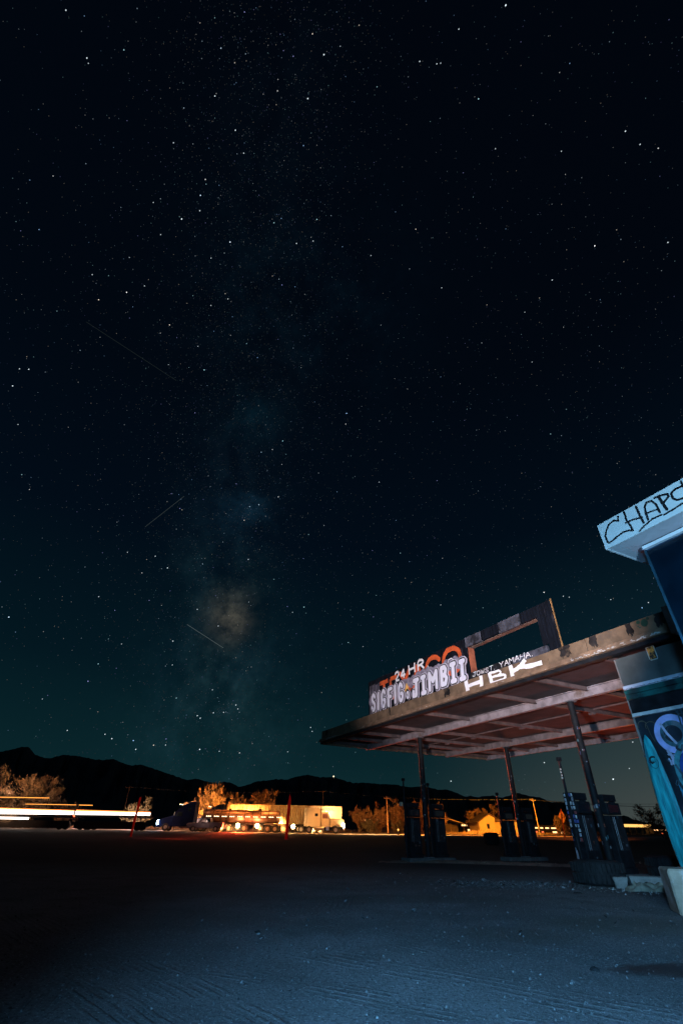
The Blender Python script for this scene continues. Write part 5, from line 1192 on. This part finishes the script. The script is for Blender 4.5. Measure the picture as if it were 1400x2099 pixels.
# the brightest stars at their places
BR = [(-0.292, 0.3672, 0.8831, 1.6), (-0.0665, 0.2225, 0.9727, 1.2), (-0.0397, 0.1731, 0.9841, 1.2), (-0.5634, 0.512, 0.6485, 0.9), (-0.5523, 0.517, 0.654, 1.1), (-0.5749, 0.5292, 0.6241, 1.2), (-0.3885, 0.1216, 0.9134, 0.9), (-0.3794, 0.1679, 0.9099, 0.9), (-0.3793, 0.1733, 0.9089, 0.6), (-0.3794, 0.1679, 0.9099, 1), (-0.2125, 0.2169, 0.9528, 1), (-0.1867, 0.2583, 0.9479, 1.1), (-0.1768, 0.2874, 0.9413, 0.9), (-0.2604, 0.3588, 0.8963, 1), (-0.3296, 0.3845, 0.8623, 0.8), (-0.3325, 0.3405, 0.8795, 0.7), (-0.0936, 0.4149, 0.905, 1), (-0.0624, 0.4119, 0.9091, 0.9), (0.2213, 0.1166, 0.9682, 1.6), (0.4209, 0.2319, 0.877, 1.1), (0.4442, 0.2435, 0.8622, 0.9), (0.517, 0.3472, 0.7824, 1), (0.3734, 0.4315, 0.8212, 1), (0.2446, 0.2721, 0.9307, 0.7), (-0.4437, 0.4206, 0.7913, 0.8), (-0.3683, 0.4512, 0.8129, 0.8), (-0.2509, 0.4268, 0.8688, 0.8), (-0.2594, 0.4963, 0.8285, 0.9), (-0.5746, 0.5778, 0.5796, 0.7), (-0.3524, 0.8301, 0.4322, 1.2), (-0.3752, 0.8113, 0.4485, 1.0), (-0.3308, 0.8939, 0.3026, 1.1), (-0.292, 0.8836, 0.3661, 0.9), (-0.2495, 0.9066, 0.3402, 0.9), (-0.3265, 0.9087, 0.26, 0.8), (-0.2488, 0.9426, 0.2226, 0.8), (-0.2018, 0.9591, 0.1986, 1.1), (-0.1974, 0.9613, 0.1919, 0.9), (-0.2421, 0.953, 0.1824, 1), (-0.2705, 0.9466, 0.1754, 1.1), (-0.2647, 0.9489, 0.1716, 1.1), (-0.2233, 0.9571, 0.1844, 0.9), (-0.0534, 0.9849, 0.1647, 0.9), (-0.4041, 0.9058, 0.1273, 1.2), (-0.4157, 0.8997, 0.1333, 1), (-0.3641, 0.9245, 0.1131, 1.1), (-0.3174, 0.9403, 0.1231, 0.9), (-0.258, 0.9588, 0.1192, 1.4), (-0.2229, 0.9677, 0.1176, 0.8), (-0.4701, 0.8723, 0.1343, 0.9), (-0.0502, 0.9862, 0.1579, 0.8), (-0.0956, 0.988, 0.1213, 0.7), (0.2667, 0.951, 0.1565, 1), (0.3712, 0.9228, 0.1033, 1.2), (0.4652, 0.8819, 0.0758, 2.0), (0.4897, 0.8672, 0.0906, 0.8), (0.1673, 0.9839, 0.0628, 1), (0.2113, 0.9745, 0.076, 1.2), (0.5024, 0.855, 0.129, 0.9), (0.4347, 0.817, 0.3789, 0.9), (0.4438, 0.8136, 0.3755, 0.8), (0.5789, 0.7426, 0.3368, 0.9), (0.5541, 0.7588, 0.3425, 0.9), (0.5048, 0.7851, 0.3589, 0.8), (0.2121, 0.8959, 0.3905, 0.7), (0.071, 0.9741, 0.2147, 1), (0.0508, 0.9207, 0.387, 0.7), (-0.4161, 0.8635, 0.2849, 0.7), (-0.4224, 0.79, 0.4444, 0.8), (-0.1004, 0.9202, 0.3784, 0.7), (0.1858, 0.4718, 0.8619, 0.8), (0.3434, 0.2651, 0.901, 0.7), (0.1087, 0.1777, 0.9781, 0.9), (0.1351, 0.1794, 0.9744, 0.8), (0.1612, 0.1422, 0.9766, 0.8), (0.3389, 0.4854, 0.8059, 0.6), (0.364, 0.5537, 0.7489, 0.6), (0.2713, 0.5445, 0.7937, 0.5)]
for x, y, z, m in BR: star(Vector((x, y, z)), min(1.5, m*1.1), (.80, .93, 1.0), .68+.34*m, 1.35)
me = bpy.data.meshes.new('stars'); me.from_pydata(V, [], F); ca = me.color_attributes.new('lum', 'FLOAT_COLOR', 'POINT')
buf = []
for c in C_:
    for _ in range(4): buf += [c[0], c[1], c[2], 1]
ca.data.foreach_set('color', buf); me.materials.append(stm)
so = bpy.data.objects.new('stars', me); col.objects.link(so); tag(so, 'stars scattered over the night sky, crowded along the milky way', 'stars', kind='stuff')
for i, (p0, p1, k) in enumerate([((-0.3268, 0.7594, 0.5626), (-0.3952, 0.7741, 0.4946), 0.05), ((-0.3085, 0.8899, 0.3359), (-0.2364, 0.924, 0.3005), 0.11), ((-0.465, 0.4812, 0.7431), (-0.3335, 0.5975, 0.7292), 0.018)]):
    p0, p1 = Vector(p0)*23000, Vector(p1)*23000; d = (p1-p0).normalized(); sd = d.cross(p0.normalized())*7
    b = MB(); b.cyl(p0, p1, 9, 9, 5)
    m_ = mat('meteor glow %d' % i, (0, 0, 0), emit=(.75, .95, .95), es=k); m_.cycles.emission_sampling = 'NONE'
    tag(b.build('meteor_streak', m_), ['faint short meteor streak rising to the right in mid sky', 'brightest meteor streak beside the brown core of the milky way', 'very faint long meteor streak high at left'][i], 'meteor streak', 'thin streaks across the night sky')
